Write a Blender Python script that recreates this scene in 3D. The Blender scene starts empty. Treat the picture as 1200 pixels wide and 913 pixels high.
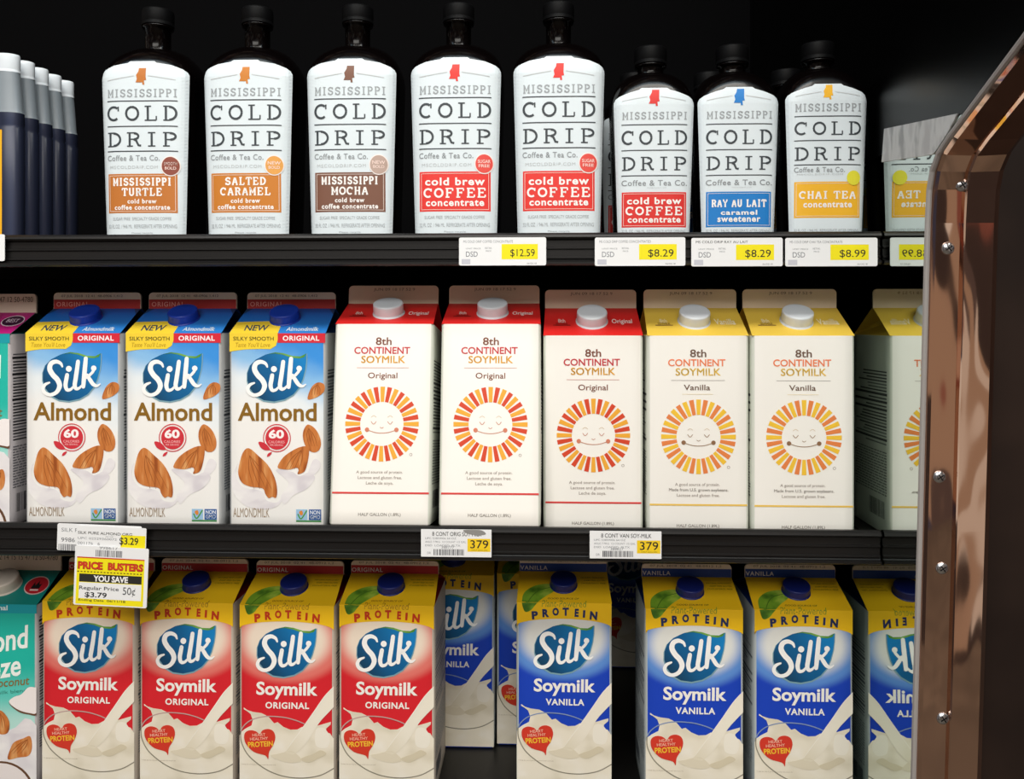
import bpy, math, random
from mathutils import Vector, Matrix
from mathutils.geometry import tessellate_polygon

# ------------------------------------------------------------------ camera, world, lights, exposure
SC = bpy.context.scene
COL = SC.collection
PI = math.pi
F = 1010.0                       # focal length in pixels of a 1200 px wide frame
YAW = math.atan(40 / F)
HORIZON = 380.0
CAM = Vector((0.0, -0.8, 1.3))

cd = bpy.data.cameras.new('camera')
cam = bpy.data.objects.new('camera', cd)
COL.objects.link(cam)
cam.location = CAM
cam.rotation_euler = (PI / 2, 0, YAW)
cd.sensor_width = 36.0
cd.lens = 36.0 * F / 1200
cd.shift_y = -(456.5 - HORIZON) / 1200
cd.clip_start = 0.02
SC.camera = cam

SC.view_settings.view_transform = 'Standard'
SC.view_settings.look = 'None'
SC.view_settings.gamma = 1
SC.view_settings.use_curve_mapping = False
SC.view_settings.exposure = 0.06

W = bpy.data.worlds.new('store')
SC.world = W
W.use_nodes = True
WORLD_STRENGTH = 0.72


def build_world():
    nt = W.node_tree
    bg = nt.nodes['Background']
    tc = nt.nodes.new('ShaderNodeTexCoord')
    mp = nt.nodes.new('ShaderNodeMapping')
    mp.inputs['Scale'].default_value = (9, 9, 4)
    vo = nt.nodes.new('ShaderNodeTexVoronoi')
    vo.inputs['Scale'].default_value = 1.0
    vo.distance = 'CHEBYCHEV'
    sep = nt.nodes.new('ShaderNodeSeparateColor')
    cr = nt.nodes.new('ShaderNodeValToRGB')
    cr.color_ramp.interpolation = 'CONSTANT'
    e = cr.color_ramp.elements
    e[0].position = 0.0
    e[0].color = (0.06, 0.045, 0.04, 1)
    e[1].position = 0.36
    e[1].color = (0.46, 0.33, 0.23, 1)
    for p, c in ((0.48, (0.12, 0.09, 0.08, 1)), (0.62, (0.30, 0.11, 0.08, 1)), (0.70, (0.75, 0.68, 0.58, 1)),
                 (0.78, (0.06, 0.07, 0.12, 1)), (0.90, (0.9, 0.85, 0.75, 1))):
        n = e.new(p)
        n.color = c
    nt.links.new(tc.outputs['Generated'], mp.inputs['Vector'])
    nt.links.new(mp.outputs['Vector'], vo.inputs['Vector'])
    nt.links.new(vo.outputs['Color'], sep.inputs['Color'])
    nt.links.new(sep.outputs[0], cr.inputs['Fac'])
    nt.links.new(cr.outputs['Color'], bg.inputs['Color'])
    bg.inputs['Strength'].default_value = WORLD_STRENGTH


build_world()


def area(name, loc, target, sx, sy, power, color):
    l = bpy.data.lights.new(name, 'AREA')
    l.shape = 'RECTANGLE'
    l.size = sx
    l.size_y = sy
    l.energy = power
    l.color = color
    o = bpy.data.objects.new(name, l)
    COL.objects.link(o)
    o.location = loc
    o.rotation_euler = (Vector(target) - Vector(loc)).to_track_quat('-Z', 'Y').to_euler()
    return o


area('canopy_lamp', (-0.10, -0.36, 2.02), (-0.1, 0.02, 1.30), 1.5, 0.10, 2.2, (0.70, 0.89, 1.0))
area('aisle_ceiling_lamp', (-0.3, -3.1, 2.9), (0, 0, 1.15), 3.0, 0.8, 54.0, (1.0, 0.965, 0.91))
area('aisle_ceiling_lamp', (0.1, -1.35, 3.0), (0, 0, 1.0), 2.6, 0.4, 46.0, (1.0, 0.95, 0.87))


# ------------------------------------------------------------------ helpers: pixels to the place
def ray(px, py):
    x = (px - 600) / F
    z = (HORIZON - py) / F
    c, s = math.cos(YAW), math.sin(YAW)
    return Vector((x * c - s, x * s + c, z))


def at(px, py, Y):
    d = ray(px, py)
    return CAM + d * ((Y - CAM.y) / d.y)


def at_x(px, py, X):
    d = ray(px, py)
    return CAM + d * ((X - CAM.x) / d.x)


# ------------------------------------------------------------------ helpers: materials
def lin(h):
    h = h.lstrip('#')
    r = [int(h[i:i + 2], 16) / 255 for i in (0, 2, 4)]
    return tuple(v / 12.92 if v <= 0.04045 else ((v + 0.055) / 1.055) ** 2.4 for v in r) + (1.0,)


_M = {}


def M(h, rough=0.45, spec=0.3, metal=0.0, alpha=1.0):
    k = (h, rough, spec, metal, alpha)
    if k in _M:
        return _M[k]
    m = bpy.data.materials.new('print_' + h.strip('#'))
    m.use_nodes = True
    b = m.node_tree.nodes['Principled BSDF']
    b.inputs['Base Color'].default_value = lin(h)
    b.inputs['Roughness'].default_value = rough
    b.inputs['Specular IOR Level'].default_value = spec
    b.inputs['Metallic'].default_value = metal
    b.inputs['Alpha'].default_value = alpha
    _M[k] = m
    return m


class NT:
    """Small wrapper to wire a node material."""

    def __init__(s, name, rough=0.45, spec=0.3, metal=0.0):
        s.m = bpy.data.materials.new(name)
        s.m.use_nodes = True
        s.t = s.m.node_tree
        s.b = s.t.nodes['Principled BSDF']
        s.b.inputs['Roughness'].default_value = rough
        s.b.inputs['Specular IOR Level'].default_value = spec
        s.b.inputs['Metallic'].default_value = metal

    def n(s, kind, **kw):
        x = s.t.nodes.new(kind)
        for k, v in kw.items():
            if k in x.inputs:
                x.inputs[k].default_value = v
            else:
                setattr(x, k, v)
        return x

    def l(s, a, b):
        s.t.links.new(a, b)

    def obj(s):
        return s.n('ShaderNodeTexCoord').outputs['Object']

    def ramp(s, src, stops, interp='EASE'):
        r = s.n('ShaderNodeValToRGB')
        e = r.color_ramp.elements
        r.color_ramp.interpolation = interp
        e[0].position, e[0].color = stops[0][0], lin(stops[0][1])
        e[1].position, e[1].color = stops[-1][0], lin(stops[-1][1])
        for p, c in stops[1:-1]:
            q = e.new(p)
            q.color = lin(c)
        s.l(src, r.inputs['Fac'])
        return r.outputs['Color']

    def base(s, out):
        s.l(out, s.b.inputs['Base Color'])
        return s.m


def mat_linear(name, p0, p1, stops, noise=0.0, nscale=30, **kw):
    """Colour ramp running from object-space point p0 to p1 (metres)."""
    t = NT(name, **kw)
    o = t.obj()
    d = Vector(p1) - Vector(p0)
    sub = t.n('ShaderNodeVectorMath', operation='SUBTRACT')
    sub.inputs[1].default_value = p0
    t.l(o, sub.inputs[0])
    dot = t.n('ShaderNodeVectorMath', operation='DOT_PRODUCT')
    dot.inputs[1].default_value = d / d.length_squared
    t.l(sub.outputs[0], dot.inputs[0])
    v = dot.outputs['Value']
    if noise:
        nz = t.n('ShaderNodeTexNoise')
        nz.inputs['Scale'].default_value = nscale
        t.l(o, nz.inputs['Vector'])
        ma = t.n('ShaderNodeMath', operation='MULTIPLY_ADD')
        ma.inputs[1].default_value = noise
        t.l(nz.outputs['Fac'], ma.inputs[0])
        sb = t.n('ShaderNodeMath', operation='SUBTRACT')
        sb.inputs[1].default_value = noise / 2
        t.l(v, sb.inputs[0])
        t.l(sb.outputs[0], ma.inputs[2])
        v = ma.outputs[0]
    return t.base(t.ramp(v, stops))


def mat_radial(name, c, rad, stops, squash=1.0, **kw):
    t = NT(name, **kw)
    o = t.obj()
    mp = t.n('ShaderNodeMapping', vector_type='TEXTURE')
    mp.inputs['Location'].default_value = c
    mp.inputs['Scale'].default_value = (rad, 1000.0, rad * squash)
    t.l(o, mp.inputs['Vector'])
    ln = t.n('ShaderNodeVectorMath', operation='LENGTH')
    t.l(mp.outputs['Vector'], ln.inputs[0])
    return t.base(t.ramp(ln.outputs['Value'], stops))


def mat_noise(name, stops, scale=40, stretch=(1, 1, 1), detail=3, distort=0.0, rot=(0, 0, 0), **kw):
    t = NT(name, **kw)
    mp = t.n('ShaderNodeMapping')
    mp.inputs['Scale'].default_value = stretch
    mp.inputs['Rotation'].default_value = rot
    t.l(t.obj(), mp.inputs['Vector'])
    nz = t.n('ShaderNodeTexNoise')
    nz.inputs['Scale'].default_value = scale
    nz.inputs['Detail'].default_value = detail
    nz.inputs['Distortion'].default_value = distort
    t.l(mp.outputs['Vector'], nz.inputs['Vector'])
    return t.base(t.ramp(nz.outputs['Fac'], stops))


# ------------------------------------------------------------------ helpers: meshes and objects
class MB:
    """Collects faces with materials and links them as ONE mesh object."""

    def __init__(s):
        s.v, s.f, s.m, s.sm, s.mats = [], [], [], [], []

    def mi(s, m):
        if m not in s.mats:
            s.mats.append(m)
        return s.mats.index(m)

    def face(s, pts, m, smooth=False):
        k = len(s.v)
        s.v.extend([tuple(p) for p in pts])
        s.f.append(tuple(range(k, k + len(pts))))
        s.m.append(s.mi(m))
        s.sm.append(smooth)

    def grid(s, rows, m, smooth=True, close_u=False, mf=None):
        k = len(s.v)
        nu = len(rows[0])
        for r in rows:
            s.v.extend([tuple(p) for p in r])
        for i in range(len(rows) - 1):
            for j in range(nu if close_u else nu - 1):
                a = k + i * nu + j
                b = k + i * nu + (j + 1) % nu
                s.f.append((a, b, b + nu, a + nu))
                s.m.append(s.mi(mf(i, j) if mf else m))
                s.sm.append(smooth)

    def box(s, lo, hi, m):
        x0, y0, z0 = lo
        x1, y1, z1 = hi
        P = [(x0, y0, z0), (x1, y0, z0), (x1, y1, z0), (x0, y1, z0), (x0, y0, z1), (x1, y0, z1), (x1, y1, z1), (x0, y1, z1)]
        for q in ((0, 3, 2, 1), (4, 5, 6, 7), (0, 1, 5, 4), (1, 2, 6, 5), (2, 3, 7, 6), (3, 0, 4, 7)):
            s.face([P[i] for i in q], m)

    def lathe(s, prof, m, mtx=None, n=32, rib=0.0, ribs=(), smooth=True):
        """prof: (r, h) pairs along +Z; ribs: indices of the rings that carry vertical ribs."""
        rows = []
        for i, (r, h) in enumerate(prof):
            row = []
            for j in range(n):
                a = 2 * PI * j / n
                rr = r - (rib if (i in ribs and j % 2) else 0)
                p = Vector((rr * math.cos(a), rr * math.sin(a), h))
                row.append(mtx @ p if mtx else p)
            rows.append(row)
        s.grid(rows, m, smooth, True)
        if prof[-1][0] > 1e-6:
            s.face(rows[-1], m)
        if prof[0][0] > 1e-6:
            s.face(rows[0][::-1], m)

    def extrude_x(s, prof, x0, x1, m):
        """closed (y, z) profile extruded along X."""
        n = len(prof)
        for i in range(n):
            (a, b), (c, d) = prof[i], prof[(i + 1) % n]
            s.face([(x0, a, b), (x1, a, b), (x1, c, d), (x0, c, d)], m)
        for x in (x0, x1):
            for tri in tess(prof):
                s.face([(x, prof[i][0], prof[i][1]) for i in tri], m)

    def build(s, name, parent=None, loc=None):
        me = bpy.data.meshes.new(name)
        me.from_pydata(s.v, [], s.f)
        for m in s.mats:
            me.materials.append(m)
        me.polygons.foreach_set('material_index', s.m)
        me.polygons.foreach_set('use_smooth', s.sm)
        me.update()
        o = bpy.data.objects.new(name, me)
        COL.objects.link(o)
        if parent:
            o.parent = parent
        if loc is not None:
            o.location = loc
        return o


def tess(pts):
    return tessellate_polygon([[Vector((p[0], p[1], 0)) for p in pts]])


def tag(o, label, cat, group=None):
    o['label'] = label
    o['category'] = cat
    if group:
        o['group'] = group
    return o


def empty(name, loc=(0, 0, 0)):
    o = bpy.data.objects.new(name, None)
    o.empty_display_size = 0.02
    COL.objects.link(o)
    o.location = loc
    return o


def copy_tree(o, parent=None):
    c = o.copy()
    COL.objects.link(c)
    c.parent = parent
    for ch in list(o.children):
        copy_tree(ch, c)
    return c


# ------------------------------------------------------------------ helpers: flat print (mm)
_T = {}


def glyphs(s, bold=0.0, shear=0.0, spacing=1.0):
    """Triangles of a line of type in the built-in face, plus its bounds."""
    k = (s, bold, shear, spacing)
    if k in _T:
        return _T[k]
    c = bpy.data.curves.new('type', 'FONT')
    c.body = s
    c.size = 1.0
    c.offset = bold
    c.shear = shear
    c.space_character = spacing
    c.resolution_u = 3
    o = bpy.data.objects.new('type', c)
    COL.objects.link(o)
    dg = bpy.context.evaluated_depsgraph_get()
    ev = o.evaluated_get(dg)
    me = ev.to_mesh()
    me.calc_loop_triangles()
    tris = [[(me.vertices[i].co.x, me.vertices[i].co.y) for i in t.vertices] for t in me.loop_triangles]
    ev.to_mesh_clear()
    bpy.data.objects.remove(o)
    bpy.data.curves.remove(c)
    xs = [p[0] for t in tris for p in t]
    ys = [p[1] for t in tris for p in t]
    _T[k] = (tris, (min(xs), min(ys), max(xs), max(ys)))
    return _T[k]


def catmull(pts, n=6, closed=False):
    out = []
    m = len(pts)
    for i in range(m if closed else m - 1):
        if closed:
            p = [pts[(i + j - 1) % m] for j in range(4)]
        else:
            p = [pts[max(i - 1, 0)], pts[i], pts[i + 1], pts[min(i + 2, m - 1)]]
        for k in range(n):
            t = k / n
            out.append(tuple(0.5 * (2 * p[1][a] + (p[2][a] - p[0][a]) * t + (2 * p[0][a] - 5 * p[1][a] + 4 * p[2][a] - p[3][a]) * t * t +
                                    (3 * p[1][a] - p[0][a] - 3 * p[2][a] + p[3][a]) * t ** 3) for a in range(len(pts[0]))))
    if not closed:
        out.append(tuple(pts[-1]))
    return out


def ell(cx, cy, rx, ry=None, a0=0, a1=360, n=28):
    ry = rx if ry is None else ry
    k = n if abs(a1 - a0) < 360 else n - 1
    return [(cx + rx * math.cos(math.radians(a0 + (a1 - a0) * i / n)), cy + ry * math.sin(math.radians(a0 + (a1 - a0) * i / n))) for i in range(k + 1)]


def slab_glyph(ch):
    """Skeleton strokes of a slab-serif capital in a unit box; ('t', thin?) weights follow the pen."""
    A = lambda cx, cy, rx, ry, a0, a1: ell(cx, cy, rx, ry, a0, a1, 14)
    V = lambda x, a=0, b=1: [(x, a), (x, b)]
    Hh = lambda y, a, b: [(a, y), (b, y)]
    D = {
        'C': ([A(.5, .5, .42, .5, 50, 310), ], [V(.84, .66, 1.0), ]),
        'O': ([A(.5, .5, .43, .5, 0, 360) + [(.93, .5)]], []),
        'L': ([V(.28)], [Hh(1, .06, .52), Hh(0, .06, .88), V(.88, 0, .3)]),
        'D': ([V(.22), [(.45, 1)] + A(.45, .5, .46, .5, 90, -90)], [Hh(1, .04, .46), Hh(0, .04, .46)]),
        'R': ([V(.22), [(.5, 1)] + A(.52, .76, .28, .24, 90, -90), [(.5, .52), (.66, .4), (.8, .04), (.98, 0)]], [Hh(1, .04, .52), Hh(.52, .22, .52), Hh(0, .04, .44)]),
        'P': ([V(.24), [(.5, 1)] + A(.54, .74, .32, .26, 90, -90)], [Hh(1, .06, .54), Hh(.48, .24, .54), Hh(0, .06, .5)]),
        'I': ([V(.5)], [Hh(1, .2, .8), Hh(0, .2, .8)]),
        'M': ([V(.16), V(.84), [(.16, 1), (.5, .25), (.84, 1)]], [Hh(1, .0, .2), Hh(1, .8, 1), Hh(0, 0, .34), Hh(0, .66, 1)]),
        'S': ([catmull([(.82, .8), (.66, .97), (.4, .98), (.18, .82), (.22, .62), (.5, .51), (.78, .4), (.84, .2), (.64, .02), (.36, .02), (.16, .2)], 4)], [V(.84, .72, 1), V(.14, 0, .3)]),
        'T': ([V(.5)], [Hh(1, .06, .94), V(.06, .72, 1), V(.94, .72, 1), Hh(0, .3, .7)]),
        'U': ([[(.2, 1), (.2, .3)] + A(.5, .3, .3, .3, 180, 360) + [(.8, 1)]], [Hh(1, .04, .36), Hh(1, .64, .96)]),
        'E': ([V(.22)], [Hh(1, .04, .84), V(.84, .74, 1), Hh(.52, .22, .62), V(.62, .42, .62), Hh(0, .04, .88), V(.88, 0, .28)]),
        'F': ([V(.24)], [Hh(1, .06, .86), V(.86, .72, 1), Hh(.52, .24, .64), V(.64, .4, .64), Hh(0, .06, .5)]),
        'A': ([[(.14, 0), (.46, 1), (.54, 1), (.86, 0)]], [Hh(.34, .26, .74), Hh(0, 0, .32), Hh(0, .68, 1)]),
        'Y': ([[(.12, 1), (.5, .45), (.88, 1)], V(.5, 0, .45)], [Hh(1, 0, .3), Hh(1, .7, 1), Hh(0, .32, .68)]),
        'H': ([V(.2), V(.8)], [Hh(.5, .2, .8), Hh(1, .04, .36), Hh(1, .64, .96), Hh(0, .04, .36), Hh(0, .64, .96)]),
        'N': ([V(.18), [(.18, 1), (.82, 0)], V(.82)], [Hh(1, 0, .2), Hh(1, .64, 1), Hh(0, .02, .36)]),
    }
    return D.get(ch, ([], []))


class Sheet:
    """Printed artwork in millimetres on an unfolded surface: (triangle, layer, material)."""

    def __init__(s, px=None):
        s.t = []
        s.px = px or (lambda x, y: (x, y))

    def tri(s, a, b, c, layer, m):
        s.t.append((a, b, c, layer, m))

    def poly(s, pts, layer, m, px=True):
        P = [s.px(*p) for p in pts] if px else pts
        for i, j, k in tess(P):
            s.tri(P[i], P[j], P[k], layer, m)

    def rect(s, x0, y0, x1, y1, layer, m):
        s.poly([(x0, y0), (x1, y0), (x1, y1), (x0, y1)], layer, m)

    def blob(s, pts, layer, m, n=5):
        s.poly(catmull(pts, n, True), layer, m)

    def disc(s, cx, cy, r, layer, m, n=28, ry=None):
        s.poly(ell(cx, cy, r, ry, 0, 360, n), layer, m)

    def ring(s, cx, cy, r, w, layer, m, a0=0, a1=360, n=32):
        s.stroke(ell(cx, cy, r, r, a0, a1, n) + ([ell(cx, cy, r, r, 0, 360, n)[0]] if abs(a1 - a0) >= 360 else []), w, layer, m, caps=False)

    def stroke(s, pts, w, layer, m, caps=True):
        """Ribbon along pts; w a number or a list, in pixel units."""
        n = len(pts)
        ws = w if isinstance(w, (list, tuple)) else [w] * n
        L, R = [], []
        for i in range(n):
            a = pts[max(i - 1, 0)]
            b = pts[min(i + 1, n - 1)]
            dx, dy = b[0] - a[0], b[1] - a[1]
            l = math.hypot(dx, dy) or 1
            nx, ny = -dy / l * ws[i] / 2, dx / l * ws[i] / 2
            L.append(s.px(pts[i][0] + nx, pts[i][1] + ny))
            R.append(s.px(pts[i][0] - nx, pts[i][1] - ny))
        for i in range(n - 1):
            s.tri(L[i], R[i], R[i + 1], layer, m)
            s.tri(L[i], R[i + 1], L[i + 1], layer, m)
        if caps:
            for i in (0, n - 1):
                s.disc(pts[i][0], pts[i][1], ws[i] / 2, layer, m, 12)

    def sstroke(s, pts, w, layer, m, n=6):
        """Smooth stroke through (x, y, width) or (x, y) points."""
        P = [(p + (w,))[:3] if len(p) == 2 else p for p in pts]
        C = catmull(P, n)
        s.stroke([(p[0], p[1]) for p in C], [p[2] for p in C], layer, m)

    def text(s, body, x0, y0, x1, y1, layer, m, bold=0.0, shear=0.0, spacing=1.0, rot=0.0, keep=False):
        """Fit a line of type into the box x0..x1, y0 (top)..y1 (bottom), in pixel units."""
        if 'M' in body and bold > 0:                    # thicken by overprinting
            tris, (a, b, c, d) = glyphs(body, 0.0, shear, spacing)
            q = bold * 0.8
            tris = [[(p[0] + i, p[1] + j) for p in t] for t in tris for i, j in ((-q, -q), (q, -q), (-q, q), (q, q))]
            a, b, c, d = a - q, b - q, c + q, d + q
        else:
            tris, (a, b, c, d) = glyphs(body, 0.0 if 'M' in body else bold, shear, spacing)
        sx = (x1 - x0) / (c - a)
        sy = (y1 - y0) / (d - b)
        cx, cy = (x0 + x1) / 2, (y0 + y1) / 2
        cr, sr = math.cos(rot), math.sin(rot)
        for t in tris:
            P = []
            for p in t:
                x = x0 + (p[0] - a) * sx - cx
                y = y1 - (p[1] - b) * sy - cy
                P.append(s.px(cx + x * cr - y * sr, cy + x * sr + y * cr))
            s.tri(P[0], P[1], P[2], layer, m)

    def slab(s, body, x0, y0, x1, y1, layer, m, w=0.14, thin=0.09, gap=0.25):
        """Slab-serif capitals spread over x0..x1 between y0 (top) and y1 (bottom)."""
        wid = {'I': .72, 'M': 1.1, ' ': .5}
        tot = sum(wid.get(c, 1.0) for c in body) + gap * (len(body) - 1)
        k = (x1 - x0) / tot
        h = y1 - y0
        x = x0
        for c in body:
            cw = wid.get(c, 1.0) * k
            thick, fine = slab_glyph(c)
            for grp, ww in ((thick, w), (fine, thin)):
                pen = ww * h
                for st in grp:
                    P = [(x + (p[0] if c != 'I' else (p[0] - .5) * 1.15 + .5) * cw, y1 - pen / 2 - p[1] * (h - pen)) for p in st]
                    s.stroke(P, pen, layer, m, caps=False)
            x += cw + gap * k

    def emit(s, fn, v0, v1, mb, maxlen, du):
        """Clip the print to v0..v1, subdivide, lay it on the surface fn(u, v, offset)."""
        for a, b, c, layer, m in s.t:
            P = [a, b, c]
            if max(p[1] for p in P) <= v0 or min(p[1] for p in P) >= v1:
                continue
            P = clip(clip(clip(clip(P, 1, v0, 1), 1, v1, -1), 0, -du, 1), 0, du, -1)
            for i in range(1, len(P) - 1):
                cut([P[0], P[i], P[i + 1]], maxlen, lambda t: mb.face([fn(u, v, 0.12 * layer) for u, v in t], m))


def clip(P, ax, lim, sg):
    out = []
    n = len(P)
    for i in range(n):
        p, q = P[i], P[(i + 1) % n]
        a, b = (p[ax] - lim) * sg, (q[ax] - lim) * sg
        if a >= 0:
            out.append(p)
        if (a > 0 and b < 0) or (a < 0 and b > 0):
            t = a / (a - b)
            out.append((p[0] + (q[0] - p[0]) * t, p[1] + (q[1] - p[1]) * t))
    return out


def cut(t, L, out):
    l = [math.dist(t[i], t[(i + 1) % 3]) for i in range(3)]
    k = l.index(max(l))
    if l[k] <= L:
        out(t)
        return
    a, b, c = t[k], t[(k + 1) % 3], t[(k + 2) % 3]
    m = ((a[0] + b[0]) / 2, (a[1] + b[1]) / 2)
    cut([a, m, c], L, out)
    cut([m, b, c], L, out)


MM = 0.001

# ------------------------------------------------------------------ materials shared by the setting
BLACK = M('#0d0d0e', 0.6, 0.1)
BLACKW = M('#050506', 0.8, 0.04)
CHANNEL = M('#161515', 0.36, 0.35)
SHELFM = M('#141312', 0.42, 0.3)
STEEL = M('#b9bcc0', 0.22, 0.5, 1.0)


def make_bronze():
    t = NT('bronze_trim', rough=0.06, metal=1.0)
    t.b.inputs['Base Color'].default_value = (0.70, 0.48, 0.38, 1)
    nz = t.n('ShaderNodeTexNoise')
    nz.inputs['Scale'].default_value = 12
    nz.inputs['Detail'].default_value = 1.2
    bp = t.n('ShaderNodeBump')
    bp.inputs['Strength'].default_value = 0.38
    bp.inputs['Distance'].default_value = 0.02
    mp = t.n('ShaderNodeMapping')
    mp.inputs['Scale'].default_value = (1.3, 1.0, 0.45)
    t.l(t.obj(), mp.inputs['Vector'])
    t.l(mp.outputs['Vector'], nz.inputs['Vector'])
    t.l(nz.outputs['Fac'], bp.inputs['Height'])
    t.l(bp.outputs['Normal'], t.b.inputs['Normal'])
    return t.m


BRONZE = make_bronze()
MIRROR = M('#cdd6cf', 0.025, 0.5, 1.0)

# ------------------------------------------------------------------ the setting
Z1, Z2, Z3 = 1.3 + 0.080, 1.3 - 0.194, 1.3 - 0.455      # tops of the three shelves
XM = at(1018.5, 500, 0.0).x                               # inner, mirrored face of the end panel
BACK = 0.46
XL = -0.85


def structure(mb, name):
    o = mb.build(name)
    o['kind'] = 'structure'
    return o


b = MB()
b.box((XL - 0.6, BACK, 0), (XM + 0.9, BACK + 0.05, 2.6), BLACKW)
structure(b, 'wall_back')
b = MB()
b.box((XL - 0.6, -3.5, -0.05), (XM + 1.2, BACK + 0.05, 0.0), mat_noise('floor_tile', [(0.3, '#6d655b'), (0.7, '#857b6e')], 6))
structure(b, 'floor')
b = MB()
b.box((XM + 0.058, -0.075, 0.0), (XM + 0.9, -0.045, 2.6), mat_noise('dark_panel', [(0.3, '#1f1714'), (0.7, '#2c211c')], 8, rough=0.5, spec=0.15))
structure(b, 'wall_right')
b = MB()
b.box((XL - 0.6, 0.0, 2.25), (XM, BACK, 2.32), BLACKW)
structure(b, 'trim_1')


def shelf(z, top, bot, label, rear):
    """Metal shelf with a black ridged price channel along its front; top/bot are the channel's edges."""
    t = empty('cooler_shelf', ((XL + XM) / 2, 0.2, z))
    tag(t, label, 'shelf', 'black cooler shelves')
    O = Vector(t.location)
    p = MB()
    p.extrude_x([(-0.022 - O.y, -0.012), (rear - O.y, -0.012), (rear - O.y, 0), (-0.022 - O.y, 0)], XL - O.x, XM - 0.0012 - O.x, SHELFM)
    p.build('shelf_plate', t)
    c = MB()
    a, d = top - z, bot - z
    h = a - d
    y = lambda v: v - O.y
    prof = [(y(-.0235), a - .002), (y(-.026), a), (y(-.030), a), (y(-.0325), a - .002), (y(-.0330), a - .004), (y(-.0315), a - .0055), (y(-.0285), a - .0065),
            (y(-.0285), a - .42 * h), (y(-.0300), a - .45 * h), (y(-.0300), a - .49 * h), (y(-.0285), a - .52 * h),
            (y(-.0285), d + .008), (y(-.0300), d + .0075), (y(-.0300), d + .0062), (y(-.0285), d + .0055), (y(-.0300), d + .004), (y(-.0330), d + .0030), (y(-.0330), d + .0012), (y(-.031), d), (y(-.0235), d)]
    c.extrude_x(prof, XL - O.x, XM - 0.0012 - O.x, CHANNEL)
    c.build('price_channel', t)
    return t


L1T, L1B = at(600, 273, -0.03).z, at(600, 311, -0.03).z
L2T, L2B = at(600, 618, -0.03).z, at(600, 657, -0.03).z
shelf(Z1, L1T, L1B, 'top black cooler shelf under the row of white-labelled bottles', BACK)
shelf(Z2, L2T, L2B, 'middle black cooler shelf under the almond and sun cartons', BACK)
shelf(Z3, Z3 + 0.012, Z3 - 0.018, 'lowest black cooler shelf under the red and blue cartons', BACK)


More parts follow.
